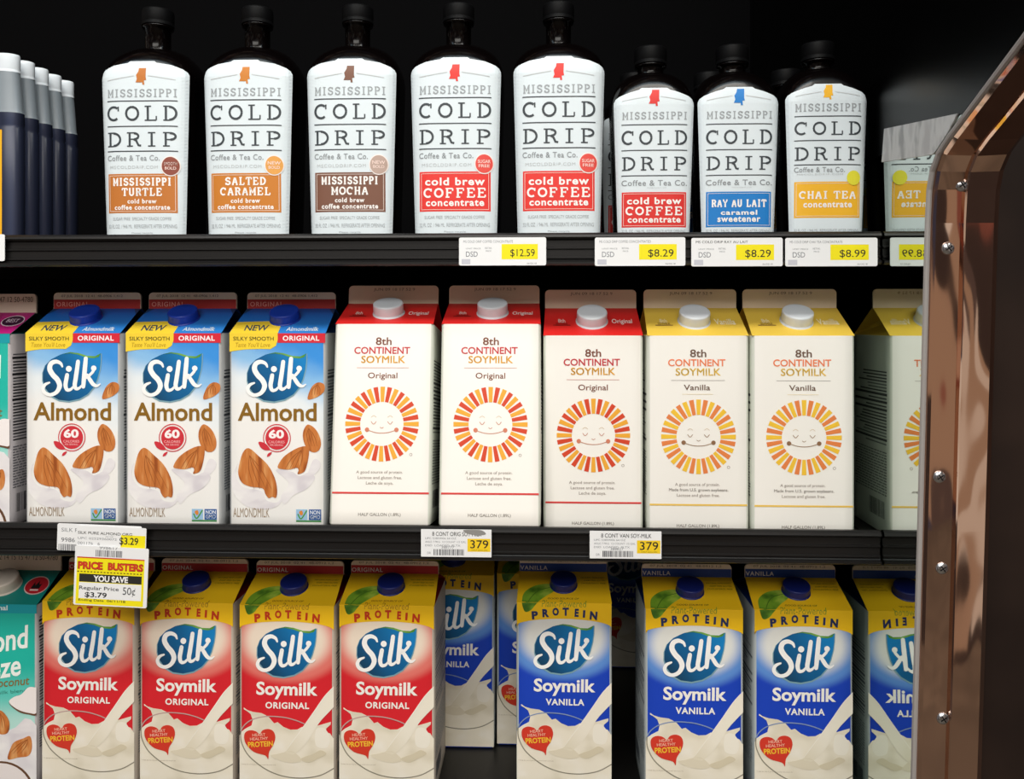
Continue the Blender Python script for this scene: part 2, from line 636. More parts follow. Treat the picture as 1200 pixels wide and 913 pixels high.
def end_panel():
    t = empty('end_panel', (XM, 0.1, 0.0))
    tag(t, 'mirrored end wall of the cooler with bronze edge trim, right of the shelves', 'end panel')
    O = Vector(t.location)
    pix = [(1066, 960), (1075, 620), (1084, 262), (1086, 222), (1090, 198), (1098, 176), (1111, 156), (1200, 36), (1262, -48)]
    path = [at_x(x, y, XM) for x, y in pix]
    path = [Vector((XM, path[0].y + 0.0, 0.0))] + path
    pts = [(p.y - O.y, p.z) for p in path]
    ytop = pts[-1][0]
    outline = pts + [(ytop, 2.5), (BACK - O.y, 2.5), (BACK - O.y, 0.0)]
    T = 0.057
    # mirror sheet on the inside up to the grey band, black liner above it
    zc = at_x(1068, 164, XM).z

    def sheet_part(poly, mat, name, lab=None):
        m = MB()
        for tri in tess(poly):
            m.face([(0.0, poly[i][0], poly[i][1]) for i in tri], mat)
            m.face([(0.004, poly[i][0], poly[i][1]) for i in tri[::-1]], mat)
        for i in range(len(poly)):
            (a, c), (d, e) = poly[i], poly[(i + 1) % len(poly)]
            m.face([(0, a, c), (0, d, e), (.004, d, e), (.004, a, c)], mat)
        o = m.build(name, t)
        if lab:
            o['label'] = lab
    sheet_part(clip(outline, 1, zc, -1), MIRROR, 'mirror_sheet', 'mirror lower part of the panel')
    sheet_part(clip(outline, 1, zc, 1), M('#2c2d2e', 0.30, 0.3, 1.0), 'upper_liner', 'dull dark metal upper part of the panel')
    core = MB()
    core.box((0.0045, -0.06, 0), (T, BACK - O.y, 2.5), BLACK)
    core.build('core', t)

    # folded bronze trim following the panel's front edge
    def sweep(sec, mat, name):
        mb = MB()
        n = len(pts)
        rows = []
        for i in range(n):
            a, c = pts[max(i - 1, 0)], pts[min(i + 1, n - 1)]
            ty, tz = c[0] - a[0], c[1] - a[1]
            l = math.hypot(ty, tz)
            nyv, nzv = -tz / l, ty / l                 # outward: towards the aisle
            rows.append([(x, pts[i][0] + nyv * d, pts[i][1] + nzv * d) for x, d in sec])
        rows2 = [[r[j] for r in rows] for j in range(len(sec))]
        mb.grid(rows2, mat, False)
        k = len(sec)
        mb.face([rows[0][j] for j in range(k)], mat)
        mb.face([rows[-1][j] for j in range(k)], mat)
        return mb.build(name, t)
    sweep([(.0030, -.02), (.0030, .0030), (.006, .0052), (.024, .0062), (.0255, .0035), (.028, .0066), (.050, .0052), (.0550, .0015), (T, -.004), (T, -.03)], BRONZE, 'edge_trim')
    bead = [(0.0005 + 0.0022 * math.cos(a * PI / 4), 0.0035 + 0.0024 * math.sin(a * PI / 4)) for a in range(9)]
    sweep(bead, M('#9c9896', 0.4, 0.4), 'edge_bead')
    # screws
    for px, py in ((1127, 217), (1111, 291), (1101, 559), (1104, 666), (1105, 842)):
        q = at_x(px, py, XM + 0.02)
        # the trim's face at this height
        zz = q.z
        yy = None
        for i in range(len(pts) - 1):
            if pts[i][1] <= zz <= pts[i + 1][1] and yy is None:
                k = (zz - pts[i][1]) / (pts[i + 1][1] - pts[i][1])
                yy = pts[i][0] + (pts[i + 1][0] - pts[i][0]) * k
        q = at(px, py, yy + O.y - 0.006)
        s = MB()
        mt = Matrix.Translation((q.x - O.x, yy - 0.0050, q.z)) @ Matrix.Rotation(PI / 2, 4, 'X')
        s.lathe([(.0050, 0), (.0050, .0010), (.0042, .0022), (.0028, .0029), (.0012, .0031)], STEEL, mt, 20)
        for r in (0.6, 0.6 + PI / 2):
            R = mt @ Matrix.Rotation(r, 4, 'Z')
            P = [R @ Vector(v) for v in ((-.0028, -.0004, .0033), (.0028, -.0004, .0033), (.0028, .0004, .0033), (-.0028, .0004, .0033))]
            s.face(P, BLACK)
        s.build('screw', t)
    # worn grey band along the top of the mirror, dull plastic shield above it
    def plate(name, px4, mat, lab, th=0.0012):
        f = [at_x(x, y, XM - th) for x, y in px4]
        f = [(p.x - O.x, p.y - O.y, p.z) for p in f]
        bk = [(-0.0001, y, z) for x, y, z in f]
        pl = MB()
        for tri in tess([(p[1], p[2]) for p in f]):
            pl.face([f[i] for i in tri], mat)
            pl.face([bk[i] for i in tri[::-1]], mat)
        for i in range(len(f)):
            j = (i + 1) % len(f)
            pl.face([f[i], bk[i], bk[j], f[j]], mat)
        pl.build(name, t)['label'] = lab
    plate('metal_band', ((1036, 151), (1122, 133), (1110, 156), (1097, 176), (1093, 181), (1033, 190)), mat_noise('scuffed_plate', [(0.35, '#9a9c9e'), (0.5, '#c4c6c7'), (0.7, '#b0b1b3')], 60, (1, 1, 0.4), rough=0.5, spec=0.3), 'scuffed grey band')
    return t


end_panel()

# ------------------------------------------------------------------ cartons
CREAM = M('#ead9c6', 0.55, 0.2)
WHITE = M('#f6f4ee', 0.40, 0.3)
HW = 46.0
BULGE = 1.1


class Carton:
    """Gable-top carton: unfolded front runs up the face, the sloping roof, then the sealed fin (mm)."""

    def __init__(s, H, r, fin):
        s.H, s.r, s.fin = H, r, fin
        s.run = HW - 1.6
        s.sl = math.hypot(s.run, r)

    def bul(s, u, v):
        return BULGE * max(0, 1 - (u / HW) ** 2) * math.sin(PI * min(max(v / s.H, 0), 1))

    def front(s, u, v, off):
        if v <= s.H:
            return Vector((u, -HW - s.bul(u, v) - off, v)) * MM
        t = (v - s.H) / s.sl
        if t <= 1:
            k = 1 - 0.035 * t
            return Vector((u * k, -HW + s.run * t - s.r / s.sl * off, s.H + s.r * t + s.run / s.sl * off)) * MM
        return Vector((u * .965, -1.25 - off, s.H + s.r + (v - s.H - s.sl))) * MM

    def side(s, sg):
        def fn(u, v, off):
            return Vector((sg * (HW + s.bul(u, v) + off), sg * u, v)) * MM
        return fn

    def px(s, left0, right0, leftr, rightr, yfold, yridge, ytop, left1=None, right1=None, ybot=None, vk=1.0):
        """Pixel of a flat-on crop -> unfolded millimetres."""
        sc = 2 * HW / (right0 - left0) * vk

        def f(x, y):
            if y >= yfold:
                k = 0 if ybot is None else min((y - yfold) / (ybot - yfold), 1.2)
                L = left0 + ((left1 or left0) - left0) * k
                R = right0 + ((right1 or right0) - right0) * k
                return ((x - L) / (R - L) * 2 * HW - HW, s.H - (y - yfold) * sc)
            if y >= yridge:
                t = (yfold - y) / (yfold - yridge)
            else:
                t = 1
            L = left0 + (leftr - left0) * t
            R = right0 + (rightr - right0) * t
            u = (x - L) / (R - L) * 2 * HW - HW
            if y >= yridge:
                return (u, s.H + t * s.sl)
            return (u, s.H + s.sl + (yridge - y) / (yridge - ytop) * s.fin)
        return f

    def build(s, name, sheet, mats, sides=None, cap=None):
        """mats: front, side, gable, fin."""
        t = empty(name)
        H = s.H
        bd = MB()
        rc = 2.2
        loop = []                                        # (x, y, side index)
        nseg = 10
        for k in range(4):
            c, sn = [(1, 0), (0, 1), (-1, 0), (0, -1)][k]
            for i in range(nseg + 1):
                u = -HW + rc + (2 * (HW - rc)) * i / nseg
                loop.append((u, k))
        rows = []
        zs = [0, 1.2] + [H * i / 14 for i in range(1, 15)]
        ks = []
        for z in zs:
            row = []
            ks = []
            for u, k in loop:
                d = HW + s.bul(u, z) - (0.8 if z == 0 else 0)
                if abs(abs(u) - (HW - rc)) < 1e-6:
                    d -= 0.12
                p = [(u, -d), (d, u), (-u, d), (-d, -u)][k]
                row.append((p[0] * MM, p[1] * MM, z * MM))
                ks.append(k)
            rows.append(row)
        mf = lambda i, j: mats['front'] if ks[j] == 0 and ks[(j + 1) % len(ks)] == 0 else mats['side']
        bd.grid(rows, None, True, True, mf)
        bd.face(rows[0][::-1], mats['side'])
        sheet.emit(s.front, 1.5, H, bd, 14, HW - 0.4)
        if sides:
            for sg in (-1, 1):
                sides.emit(s.side(sg), 1.5, H - 1, bd, 20, HW - 2)
        bd.build('body', t)
        g = MB()
        x0, x1 = HW * MM, HW * .965 * MM
        zr = (H + s.r) * MM
        zf = H * MM
        fy = 1.6 * MM
        hb = HW * MM
        gm, gs = mats['gable'], mats.get('gusset', mats['gable'])
        fr = [[s.front(HW * (i / 8 * 2 - 1), H + s.sl * k / 4, 0) for i in range(9)] for k in range(5)]
        g.grid(fr, gm, False)
        g.grid([[Vector((-p.x, -p.y, p.z)) for p in r] for r in fr], gm, False)
        for sg in (-1, 1):
            A_, B_ = (sg * x0, -hb, zf), (sg * x0, hb, zf)
            R1, R2 = (sg * x1, -fy, zr), (sg * x1, fy, zr)
            P_ = (sg * 0.014, 0, zf + s.r * .7 * MM)
            P2 = (sg * 0.016, 0, zr)
            g.face([A_, B_, P_], gs)
            g.face([A_, P_, P2, R1], gs)
            g.face([B_, P_, P2, R2], gs)
        sheet.emit(s.front, H, H + s.sl, g, 14, HW - 0.2)
        g.build('gable_top', t)
        f = MB()
        w = HW * .965
        z0, z1 = H + s.r - 0.6, H + s.r + s.fin
        rr = 4.0
        prof = [(-w, z0), (w, z0)] + [(w - rr + rr * math.cos(a * PI / 10), z1 - rr + rr * math.sin(a * PI / 10)) for a in range(6)] + \
               [(-w + rr - rr * math.sin(a * PI / 10), z1 - rr + rr * math.cos(a * PI / 10)) for a in range(6)]
        for y in (-1.2, 1.2):
            for tri in tess(prof):
                f.face([(prof[i][0] * MM, y * MM, prof[i][1] * MM) for i in tri], mats['fin'])
        for i in range(len(prof)):
            a, c = prof[i], prof[(i + 1) % len(prof)]
            f.face([(a[0] * MM, -.0012, a[1] * MM), (c[0] * MM, -.0012, c[1] * MM), (c[0] * MM, .0012, c[1] * MM), (a[0] * MM, .0012, a[1] * MM)], mats['fin'])
        sheet.emit(s.front, H + s.sl, H + s.sl + s.fin, f, 30, HW - 0.3)
        f.build('sealed_fin', t)
        if cap:
            m, v, rad, ht = cap
            p = s.front(0, H + v * s.sl, -0.3)
            ax = Vector((0, -s.r, s.run)).normalized()
            q = ax.to_track_quat('Z', 'Y').to_matrix().to_4x4()
            mt = Matrix.Translation(p) @ q
            c = MB()
            R = rad * MM
            c.lathe([(R * 1.06, 0), (R * 1.06, .0012), (R * .98, .0014), (R, .002), (R, (ht - 1.8) * MM), (R * .985, (ht - .8) * MM), (R * .93, (ht - .15) * MM), (R * .86, ht * MM), (R * .5, ht * MM), (R * .2, (ht + .05) * MM)],
                    m, mt, 64, 0.00035, (3, 4))
            c.build('cap', t)
        return t


def fine_print(seed, dark, mid, w0=-42, w1=42, top=150, bot=12):
    """Side panel: nutrition table, rules and lines of tiny type."""
    rnd = random.Random(seed)
    s = Sheet()
    D, G = M(dark, 0.5, 0.2), M(mid, 0.5, 0.2)
    R = lambda a, b, c, d, l, m: s.poly([(a, b), (c, b), (c, d), (a, d)], l, m, False)
    y = top
    while y > 82:
        R(w0 + 3, y, w0 + 3 + (w1 - w0 - 8) * rnd.uniform(.55, 1), y - 1.3, 1, D if rnd.random() < .7 else G)
        y -= 2.9
        if rnd.random() < .16:
            R(w0 + 2, y, w1 - 2, y - 2.2, 1, D)
            y -= 4.2
    y = 76
    while y > 36:
        x = w0 + 3
        while x < w1 - 6:
            l = rnd.uniform(3, 9)
            R(x, y, min(x + l, w1 - 2), y - 1.2, 1, G)
            x += l + 1.2
        y -= 2.6
    for i in range(22):
        x = w0 + 8 + i * 1.7
        R(x, 30, x + rnd.choice((.5, .9, 1.2)), bot + 2, 1, D)
    return s


def leaf_logo(s, tx, ty, k=1.0):
    """The leaf emblem with its script lettering; drawn in the almond crop's pixels, moved so its tip is at (tx, ty)."""
    q = lambda x, y: (tx + (x - 632) * k, ty + (y - 500) * k)
    Q = lambda L: [q(p[0], p[1]) + tuple(v * k for v in p[2:]) for p in L]
    out = [(634, 498), (633, 560), (626, 620), (608, 690), (580, 755), (535, 808), (470, 845), (390, 862), (310, 853), (245, 818), (203, 765), (183, 705), (183, 645), (203, 590), (250, 543), (320, 508), (395, 490), (460, 497), (530, 518), (590, 520)]
    halo = [(cx * 1.03 - 12, cy * 1.03 - 14) for cx, cy in out]
    s.poly(Q(halo), 3, M('#7fa9b8', 0.4, 0.3))
    s.poly(Q(out), 4, LEAF)
    s.poly(Q([(634, 498), (590, 520), (530, 518), (460, 497), (395, 490), (330, 505), (395, 499), (455, 508), (520, 530), (580, 536), (618, 526)]), 5, LEAFTOP)
    Wm = M('#fbfcfb', 0.38, 0.3)
    for L in (
        [(336, 600, 16), (322, 575, 26), (285, 562, 34), (248, 578, 40), (238, 618, 44), (262, 662, 44), (300, 702, 44), (316, 748, 42), (292, 795, 34), (246, 815, 30), (204, 802, 30), (186, 770, 30), (202, 738, 26), (236, 722, 16)],
        [(374, 664, 34), (368, 700, 36), (362, 742, 36), (374, 776, 30), (402, 774, 24), (424, 752, 18)],
        [(458, 562, 34), (451, 620, 36), (441, 690, 37), (434, 742, 36), (446, 768, 30), (470, 762, 22), (488, 742, 14)],
        [(518, 538, 34), (513, 600, 38), (506, 680, 38), (500, 752, 34)],
        [(510, 690, 24), (545, 668, 24), (572, 640, 24), (584, 618, 24)],
        [(530, 664, 26), (552, 700, 34), (578, 735, 32), (606, 746, 22), (630, 732, 10)],
    ):
        s.sstroke([(p[0], p[1], p[2] * 0.9) for p in Q(L)], 10, 6, Wm)
    for cx, cy, r in ((387, 617, 23), (580, 612, 21)):
        x, y = q(cx, cy)
        s.disc(x, y, r * k, 6, Wm, 16)


LEAF = mat_linear('leaf_blue', (-0.026, 0, 0.125), (0.022, 0, 0.165), [(0.0, '#12405f'), (0.45, '#0f5f95'), (1.0, '#1583c8')])
LEAFTOP = mat_linear('leaf_green', (-0.01, 0, 0), (0.028, 0, 0), [(0.0, '#2f6d3a'), (0.6, '#78b04a'), (1.0, '#4d8f3a')])
ALMOND = mat_noise('almond_skin', [(0.30, '#9a4f22'), (0.5, '#c9793c'), (0.72, '#e0a468')], 150, (1.0, 1, 0.22), 2, 0.3, (0, 0.35, 0))
MILK = mat_noise('milk_print', [(0.3, '#ded6c0'), (0.55, '#efe8d6'), (0.75, '#f4efe2')], 30, (1, 1, 1.3), 2)
MILKW = mat_noise('milk_swirl', [(0.3, '#d9d4da'), (0.55, '#ece9eb'), (0.75, '#f5f3f2')], 34, (1, 1, 1.3), 2, 0.6)
NAVYCAP = M('#18246c', 0.35, 0.4)
WHITECAP = M('#e4ecf4', 0.4, 0.4)


def gmo_badge(s, x0, y0, x1, y1):
    w = x1 - x0
    h = y1 - y0
    s.rect(x0, y0, x0 + .45 * w, y0 + .85 * h, 2, M('#9cc4e4'))
    s.rect(x0 + .51 * w, y0, x1, y0 + .85 * h, 2, M('#2d5c9e'))
    s.rect(x0, y0 + .88 * h, x1, y1, 2, M('#3d8a4c'))
    s.sstroke([(x0 + .08 * w, y0 + .4 * h), (x0 + .2 * w, y0 + .75 * h), (x0 + .42 * w, y0 + .12 * h)], .05 * w, 3, M('#4c9a3c'))
    s.blob([(x0 + .12 * w, y0 + .2 * h), (x0 + .24 * w, y0 + .1 * h), (x0 + .27 * w, y0 + .4 * h), (x0 + .18 * w, y0 + .45 * h)], 4, M('#e08a3c'))
    s.text('NON', x0 + .56 * w, y0 + .08 * h, x0 + .96 * w, y0 + .4 * h, 3, M('#e8eef6'), 0.02)
    s.text('GMO', x0 + .56 * w, y0 + .45 * h, x0 + .96 * w, y0 + .76 * h, 3, M('#e8eef6'), 0.02)


def almond_nut(s, pts, layer):
    s.poly(catmull(pts, 4, True), layer, ALMOND)
    # grooves of the printed skin run from the tip
    tip = min(pts, key=lambda p: p[1])
    cx = sum(p[0] for p in pts) / len(pts)
    cy = sum(p[1] for p in pts) / len(pts)
    for k in (-.5, -.2, .1, .4):
        ex = cx + (cx - tip[0]) * .5 + k * (max(p[0] for p in pts) - min(p[0] for p in pts)) * .5
        ey = cy + (cy - tip[1]) * .45
        s.sstroke([(tip[0] * .75 + cx * .25, tip[1] * .75 + cy * .25, 2), ((tip[0] + ex) / 2 + k * 26, (tip[1] + ey) / 2, 5), (ex, ey, 2)], 4, layer + 1, M('#9c5626'))


def almond_carton():
    c = Carton(185, 24, 16)
    s = Sheet(c.px(40, 780, 86, 795, 345, 165, 30))
    y2 = 881
    # fin
    s.rect(70, 88, 812, 165, 1, M('#b32c2a'))
    s.text('ORIGINAL', 110, 108, 375, 148, 2, M('#e0948a'), 0.015, spacing=1.2)
    s.text('07 JUL 2018  12 41  48-0906 1,412', 150, 48, 650, 74, 2, M('#6a5648'))
    # yellow banner over the fold
    s.poly([(50, 268), (300, 262), (416, 262), (414, 345), (413, 400), (400, 440), (360, 466), (270, 465), (160, 469), (90, 478), (40, 487), (40, 345)], 2, M('#f7d63c'))
    s.text('NEW', 145, 290, 325, 330, 3, M('#3c4b5c'), 0.02)
    s.text('SILKY SMOOTH', 72, 372, 383, 402, 3, M('#64663c'), 0.01)
    s.text("Taste You'll Love", 90, 416, 355, 450, 3, M('#b8921e'), 0.0, 0.2)
    s.text('Almondmilk', 470, 304, 718, 332, 3, M('#dcecf8'), 0.015)
    s.rect(412, 346, 781, 418, 2, M('#d92a3c'))
    s.text('ORIGINAL', 452, 364, 732, 403, 3, M('#fbeef0'), 0.03, spacing=1.1)
    leaf_logo(s, 632, 500)
    almond_nut(s, [(645, 845), (652, 800), (680, 745), (720, 718), (760, 725), (775, 752), (765, 790), (730, 820), (685, 840)], 3)
    s.text('Almond', 108, y2 - 9, 712, y2 + 131, 3, M('#8a6420'), 0.02)
    # badge
    RB = M('#d03440')
    s.disc(410, y2 + 258, 88, 3, RB)
    s.ring(410, y2 + 258, 103, 7, 3, RB)
    s.text('60', 348, y2 + 194, 465, y2 + 262, 4, M('#fdf4f4'), 0.04)
    s.text('CALORIES', 345, y2 + 278, 470, y2 + 297, 4, M('#f0b4b4'), 0.01)
    s.text('PER SERVING', 358, y2 + 304, 458, y2 + 318, 4, M('#f0b4b4'), 0.01)
    s.blob([(270, y2 + 288), (320, y2 + 298), (358, y2 + 345), (318, y2 + 350), (283, y2 + 328)], 3, RB)
    s.blob([(334, y2 + 400), (343, y2 + 376), (372, y2 + 364), (358, y2 + 390)], 3, RB)
    # milk splash in pale tones
    s.blob([(60, y2 + 560), (110, y2 + 450), (90, y2 + 540), (150, y2 + 630), (290, y2 + 660), (330, y2 + 730), (420, y2 + 740), (470, y2 + 640), (430, y2 + 760), (320, y2 + 800), (180, y2 + 780), (80, y2 + 690)], 2, MILKW)
    s.blob([(400, y2 + 500), (520, y2 + 510), (580, y2 + 545), (650, y2 + 520), (700, y2 + 560), (640, y2 + 640), (540, y2 + 690), (470, y2 + 760), (440, y2 + 700), (500, y2 + 600)], 2, MILKW)
    s.blob([(690, y2 + 420), (740, y2 + 440), (730, y2 + 500), (660, y2 + 560), (640, y2 + 540)], 2, MILKW)
    almond_nut(s, [(178, y2 + 338), (145, y2 + 375), (118, y2 + 465), (112, y2 + 535), (140, y2 + 598), (205, y2 + 628), (298, y2 + 640), (320, y2 + 682), (345, y2 + 714), (372, y2 + 704), (402, y2 + 710), (411, y2 + 650), (393, y2 + 560), (340, y2 + 462), (262, y2 + 388), (212, y2 + 345)], 3)
    almond_nut(s, [(415, y2 + 476), (460, y2 + 402), (540, y2 + 346), (608, y2 + 320), (648, y2 + 328), (655, y2 + 372), (642, y2 + 450), (618, y2 + 512), (568, y2 + 530), (575, y2 + 500), (560, y2 + 482), (505, y2 + 496), (450, y2 + 493)], 3)
    almond_nut(s, [(645, y2 + 155), (615, y2 + 195), (608, y2 + 250), (625, y2 + 312), (660, y2 + 355), (702, y2 + 365), (735, y2 + 342), (745, y2 + 292), (730, y2 + 232), (692, y2 + 178)], 3)
    s.text('ALMONDMILK', 72, y2 + 790, 350, y2 + 860, 3, M('#a4917c'), -0.01)
    gmo_badge(s, 555, y2 + 798, 746, y2 + 893)
    front = mat_linear('almond_sky', (-0.030, 0, 0.112), (0.004, 0, 0.205), [(0.0, '#f3f2ef'), (0.22, '#eaf1f5'), (0.50, '#8cc0ec'), (0.75, '#3d93e2'), (1.0, '#2a7fd8')], 0.35, 22, rough=0.4)
    gab = mat_linear('almond_gable', (0, 0, 0.185), (0, 0, 0.209), [(0.0, '#2f86dc'), (1.0, '#1b56ae')], rough=0.4)  # blue darkens up to the ridge: shade put into the colour
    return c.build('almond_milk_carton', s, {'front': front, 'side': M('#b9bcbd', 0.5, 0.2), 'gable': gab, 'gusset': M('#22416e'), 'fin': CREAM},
                   fine_print(3, '#3a3f46', '#6d747c'), (M('#1c3ba6', 0.35, 0.4), 0.56, 14.2, 10))


def soy_carton(kind):
    red = kind == 'ORIGINAL'
    c = Carton(185, 17.5, 13)
    s = Sheet(c.px(75, 900, 8, 786, 445, 165, 48, 105, 918, 1812, 1.032))
    y2 = 899
    YEL = M('#f6c61c')
    band = M('#b3262a') if red else M('#1c3f8c')
    ink = M('#c4381c') if red else M('#23305e')
    s.rect(-10, 90, 800, 165, 1, band)
    s.text(kind, 15, 112, 258 if not red else 290, 150, 2, M('#d6d2d0'), 0.012, spacing=1.15)
    s.text('07 JUL 2018  02 41  48-0912 1,2', 80, 56, 700, 80, 2, M('#7a6a58'))
    s.poly([(8, 165), (786, 165), (900, 445), (903, 652)] + [(480 + 423 * math.cos(a), 652 - 76 * math.sin(a)) for a in [PI * i / 20 for i in range(1, 20)]] + [(80, 652), (75, 445)], 2, YEL)
    for a, b0, c1, body in ((570, 214, 780, 'NATURAL NON-DAIRY'), (605, 240, 790, 'DAIRY FREE GLUTEN'), (586, 265, 800, 'CHOLESTEROL FREE')):
        s.text(body, a, b0, c1, b0 + 12, 3, M('#6a5410'), 0.0)
    G1 = mat_noise('printed_leaf', [(0.3, '#3f6d1e'), (0.55, '#78a62e'), (0.75, '#a8c648')], 70, (1, 1, 1), 2)
    s.blob([(345, 285), (250, 284), (170, 308), (116, 360), (118, 430), (148, 518), (200, 508), (240, 462), (298, 402), (372, 340)], 3, G1)
    s.sstroke([(345, 310, 3), (240, 340, 8), (190, 400, 8), (160, 500, 3)], 6, 4, M('#4a7420'))
    s.text('GOOD SOURCE OF', 335, 402, 606, 416, 3, M('#8a5a14') if red else M('#6a5a20'), 0.01)
    s.text('Plant-Powered', 295, 425, 676, 478, 3, M('#b08420') if red else M('#8a9a30'), -0.005)
    for ch, x0, x1, ya, yb in (('P', 212, 262, 516, 580), ('R', 303, 357, 497, 561), ('O', 390, 442, 486, 547), ('T', 478, 528, 484, 547), ('E', 583, 613, 492, 555), ('I', 654, 669, 503, 561), ('N', 714, 774, 512, 578)):
        rot = (x0 - 490) / 490 * 0.16
        s.text(ch, x0 - 2, ya - 2, x1 + 2, yb + 3, 4, ink, 0.055, rot=rot)
    leaf_logo(s, 744, 630, 1.115)
    s.text('Soymilk', 240, y2 + 178, 768, y2 + 322, 3, WHITE, 0.028)
    s.text(kind, 345 if not red else 322, y2 + 345, 675 if not red else 698, y2 + 400, 3, WHITE, 0.03, spacing=1.12)
    # glass and milk
    s.poly([(98, y2 + 640), (118, y2 + 600), (150, y2 + 575), (205, y2 + 545), (215, y2 + 500), (195, y2 + 450), (160, y2 + 425), (134, y2 + 412), (134, y2 + 398), (165, y2 + 418), (215, y2 + 432), (290, y2 + 440), (350, y2 + 468), (400, y2 + 522), (430, y2 + 512), (480, y2 + 550), (540, y2 + 573), (600, y2 + 570),
            (640, y2 + 548), (760, y2 + 540), (830, y2 + 520), (884, y2 + 505), (882, y2 + 528), (845, y2 + 560), (845, y2 + 590), (880, y2 + 602), (905, y2 + 640), (925, y2 + 645), (940, y2 + 1400), (60, y2 + 1400)], 3, MILK)
    s.sstroke([(112, y2 + 600), (140, y2 + 548), (210, y2 + 496), (330, y2 + 466), (480, y2 + 470), (590, y2 + 495), (660, y2 + 522)], 9, 4, M('#c0a29e') if red else M('#8296bc'))
    s.sstroke([(112, y2 + 600), (118, y2 + 680), (170, y2 + 780), (260, y2 + 860), (370, y2 + 925), (500, y2 + 965), (650, y2 + 975), (800, y2 + 950), (915, y2 + 890)], 9, 4, M('#8d8878'))
    s.poly(catmull([(925, y2 + 180), (900, y2 + 215), (830, y2 + 290), (740, y2 + 420), (640, y2 + 560), (560, y2 + 670), (500, y2 + 752), (540, y2 + 775), (588, y2 + 770), (680, y2 + 680), (780, y2 + 520), (850, y2 + 440), (914, y2 + 375), (925, y2 + 360)], 3, True), 5,
           mat_linear('pour_print_' + kind, (-0.002, 0, 0), (0.045, 0, 0.03), [(0.0, '#cfc6ac'), (0.45, '#e6dec8'), (1.0, '#f2ecdc')]))
    s.sstroke([(912, y2 + 205, 6), (830, y2 + 292, 8), (738, y2 + 424, 8), (640, y2 + 562, 6), (505, y2 + 748, 4)], 8, 6, M('#f7f3e8'))
    s.blob([(375, y2 + 792), (440, y2 + 775), (500, y2 + 758), (560, y2 + 752), (615, y2 + 790), (640, y2 + 830), (560, y2 + 850), (450, y2 + 830)], 5, M('#e2d9c2'))
    s.blob([(630, y2 + 820), (670, y2 + 795), (740, y2 + 770), (800, y2 + 740), (850, y2 + 770), (780, y2 + 810), (700, y2 + 845)], 5, M('#d8ceb4'))
    s.blob([(760, y2 + 570), (830, y2 + 560), (880, y2 + 640), (850, y2 + 720), (760, y2 + 700)], 4, M('#f3eee0'))
    HR = M('#d63c2c')
    hp = [(354, 822), (330, 792), (232, 765), (165, 706), (143, 650), (152, 605), (195, 584), (245, 592), (277, 614), (302, 582), (350, 569), (396, 588), (413, 640), (396, 702), (362, 760)]
    s.poly([(x, y2 + y) for x, y in catmull(hp, 4, True)], 6, HR)
    s.text('HEART', 215, y2 + 608, 328, y2 + 632, 7, M('#f2c0a8'), 0.01, rot=-0.08)
    s.text('HEALTHY', 195, y2 + 640, 350, y2 + 664, 7, M('#f2c0a8'), 0.01, rot=-0.08)
    s.text('PROTEIN', 178, y2 + 674, 394, y2 + 720, 7, M('#f5c23a'), 0.03, rot=-0.08)
    s.text('* A daily diet with 25 grams of soy protein that is low in fat', 120, y2 + 865, 420, y2 + 876, 4, M('#a89c88'))
    if red:
        front = mat_radial('soy_red', (0.0, 0, 0.152), 0.064, [(0.0, '#f3ead6'), (0.50, '#f2e2d0'), (0.79, '#e67a70'), (1.0, '#d92630')], 0.70)
        side = M('#c9bfb2', 0.5, 0.2)
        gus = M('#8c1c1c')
    else:
        front = mat_radial('soy_blue', (0.0, 0, 0.152), 0.064, [(0.0, '#f2eee0'), (0.50, '#e6e8e4'), (0.79, '#5f92dc'), (1.0, '#1a44c0')], 0.70)
        side = M('#b9c2c4', 0.5, 0.2)
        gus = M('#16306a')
    return c.build('soy_milk_carton', s, {'front': front, 'side': side, 'gable': YEL, 'gusset': gus, 'fin': CREAM},
                   fine_print(5, '#59606a', '#8b9298'), (NAVYCAP, 0.56, 13.0, 9))


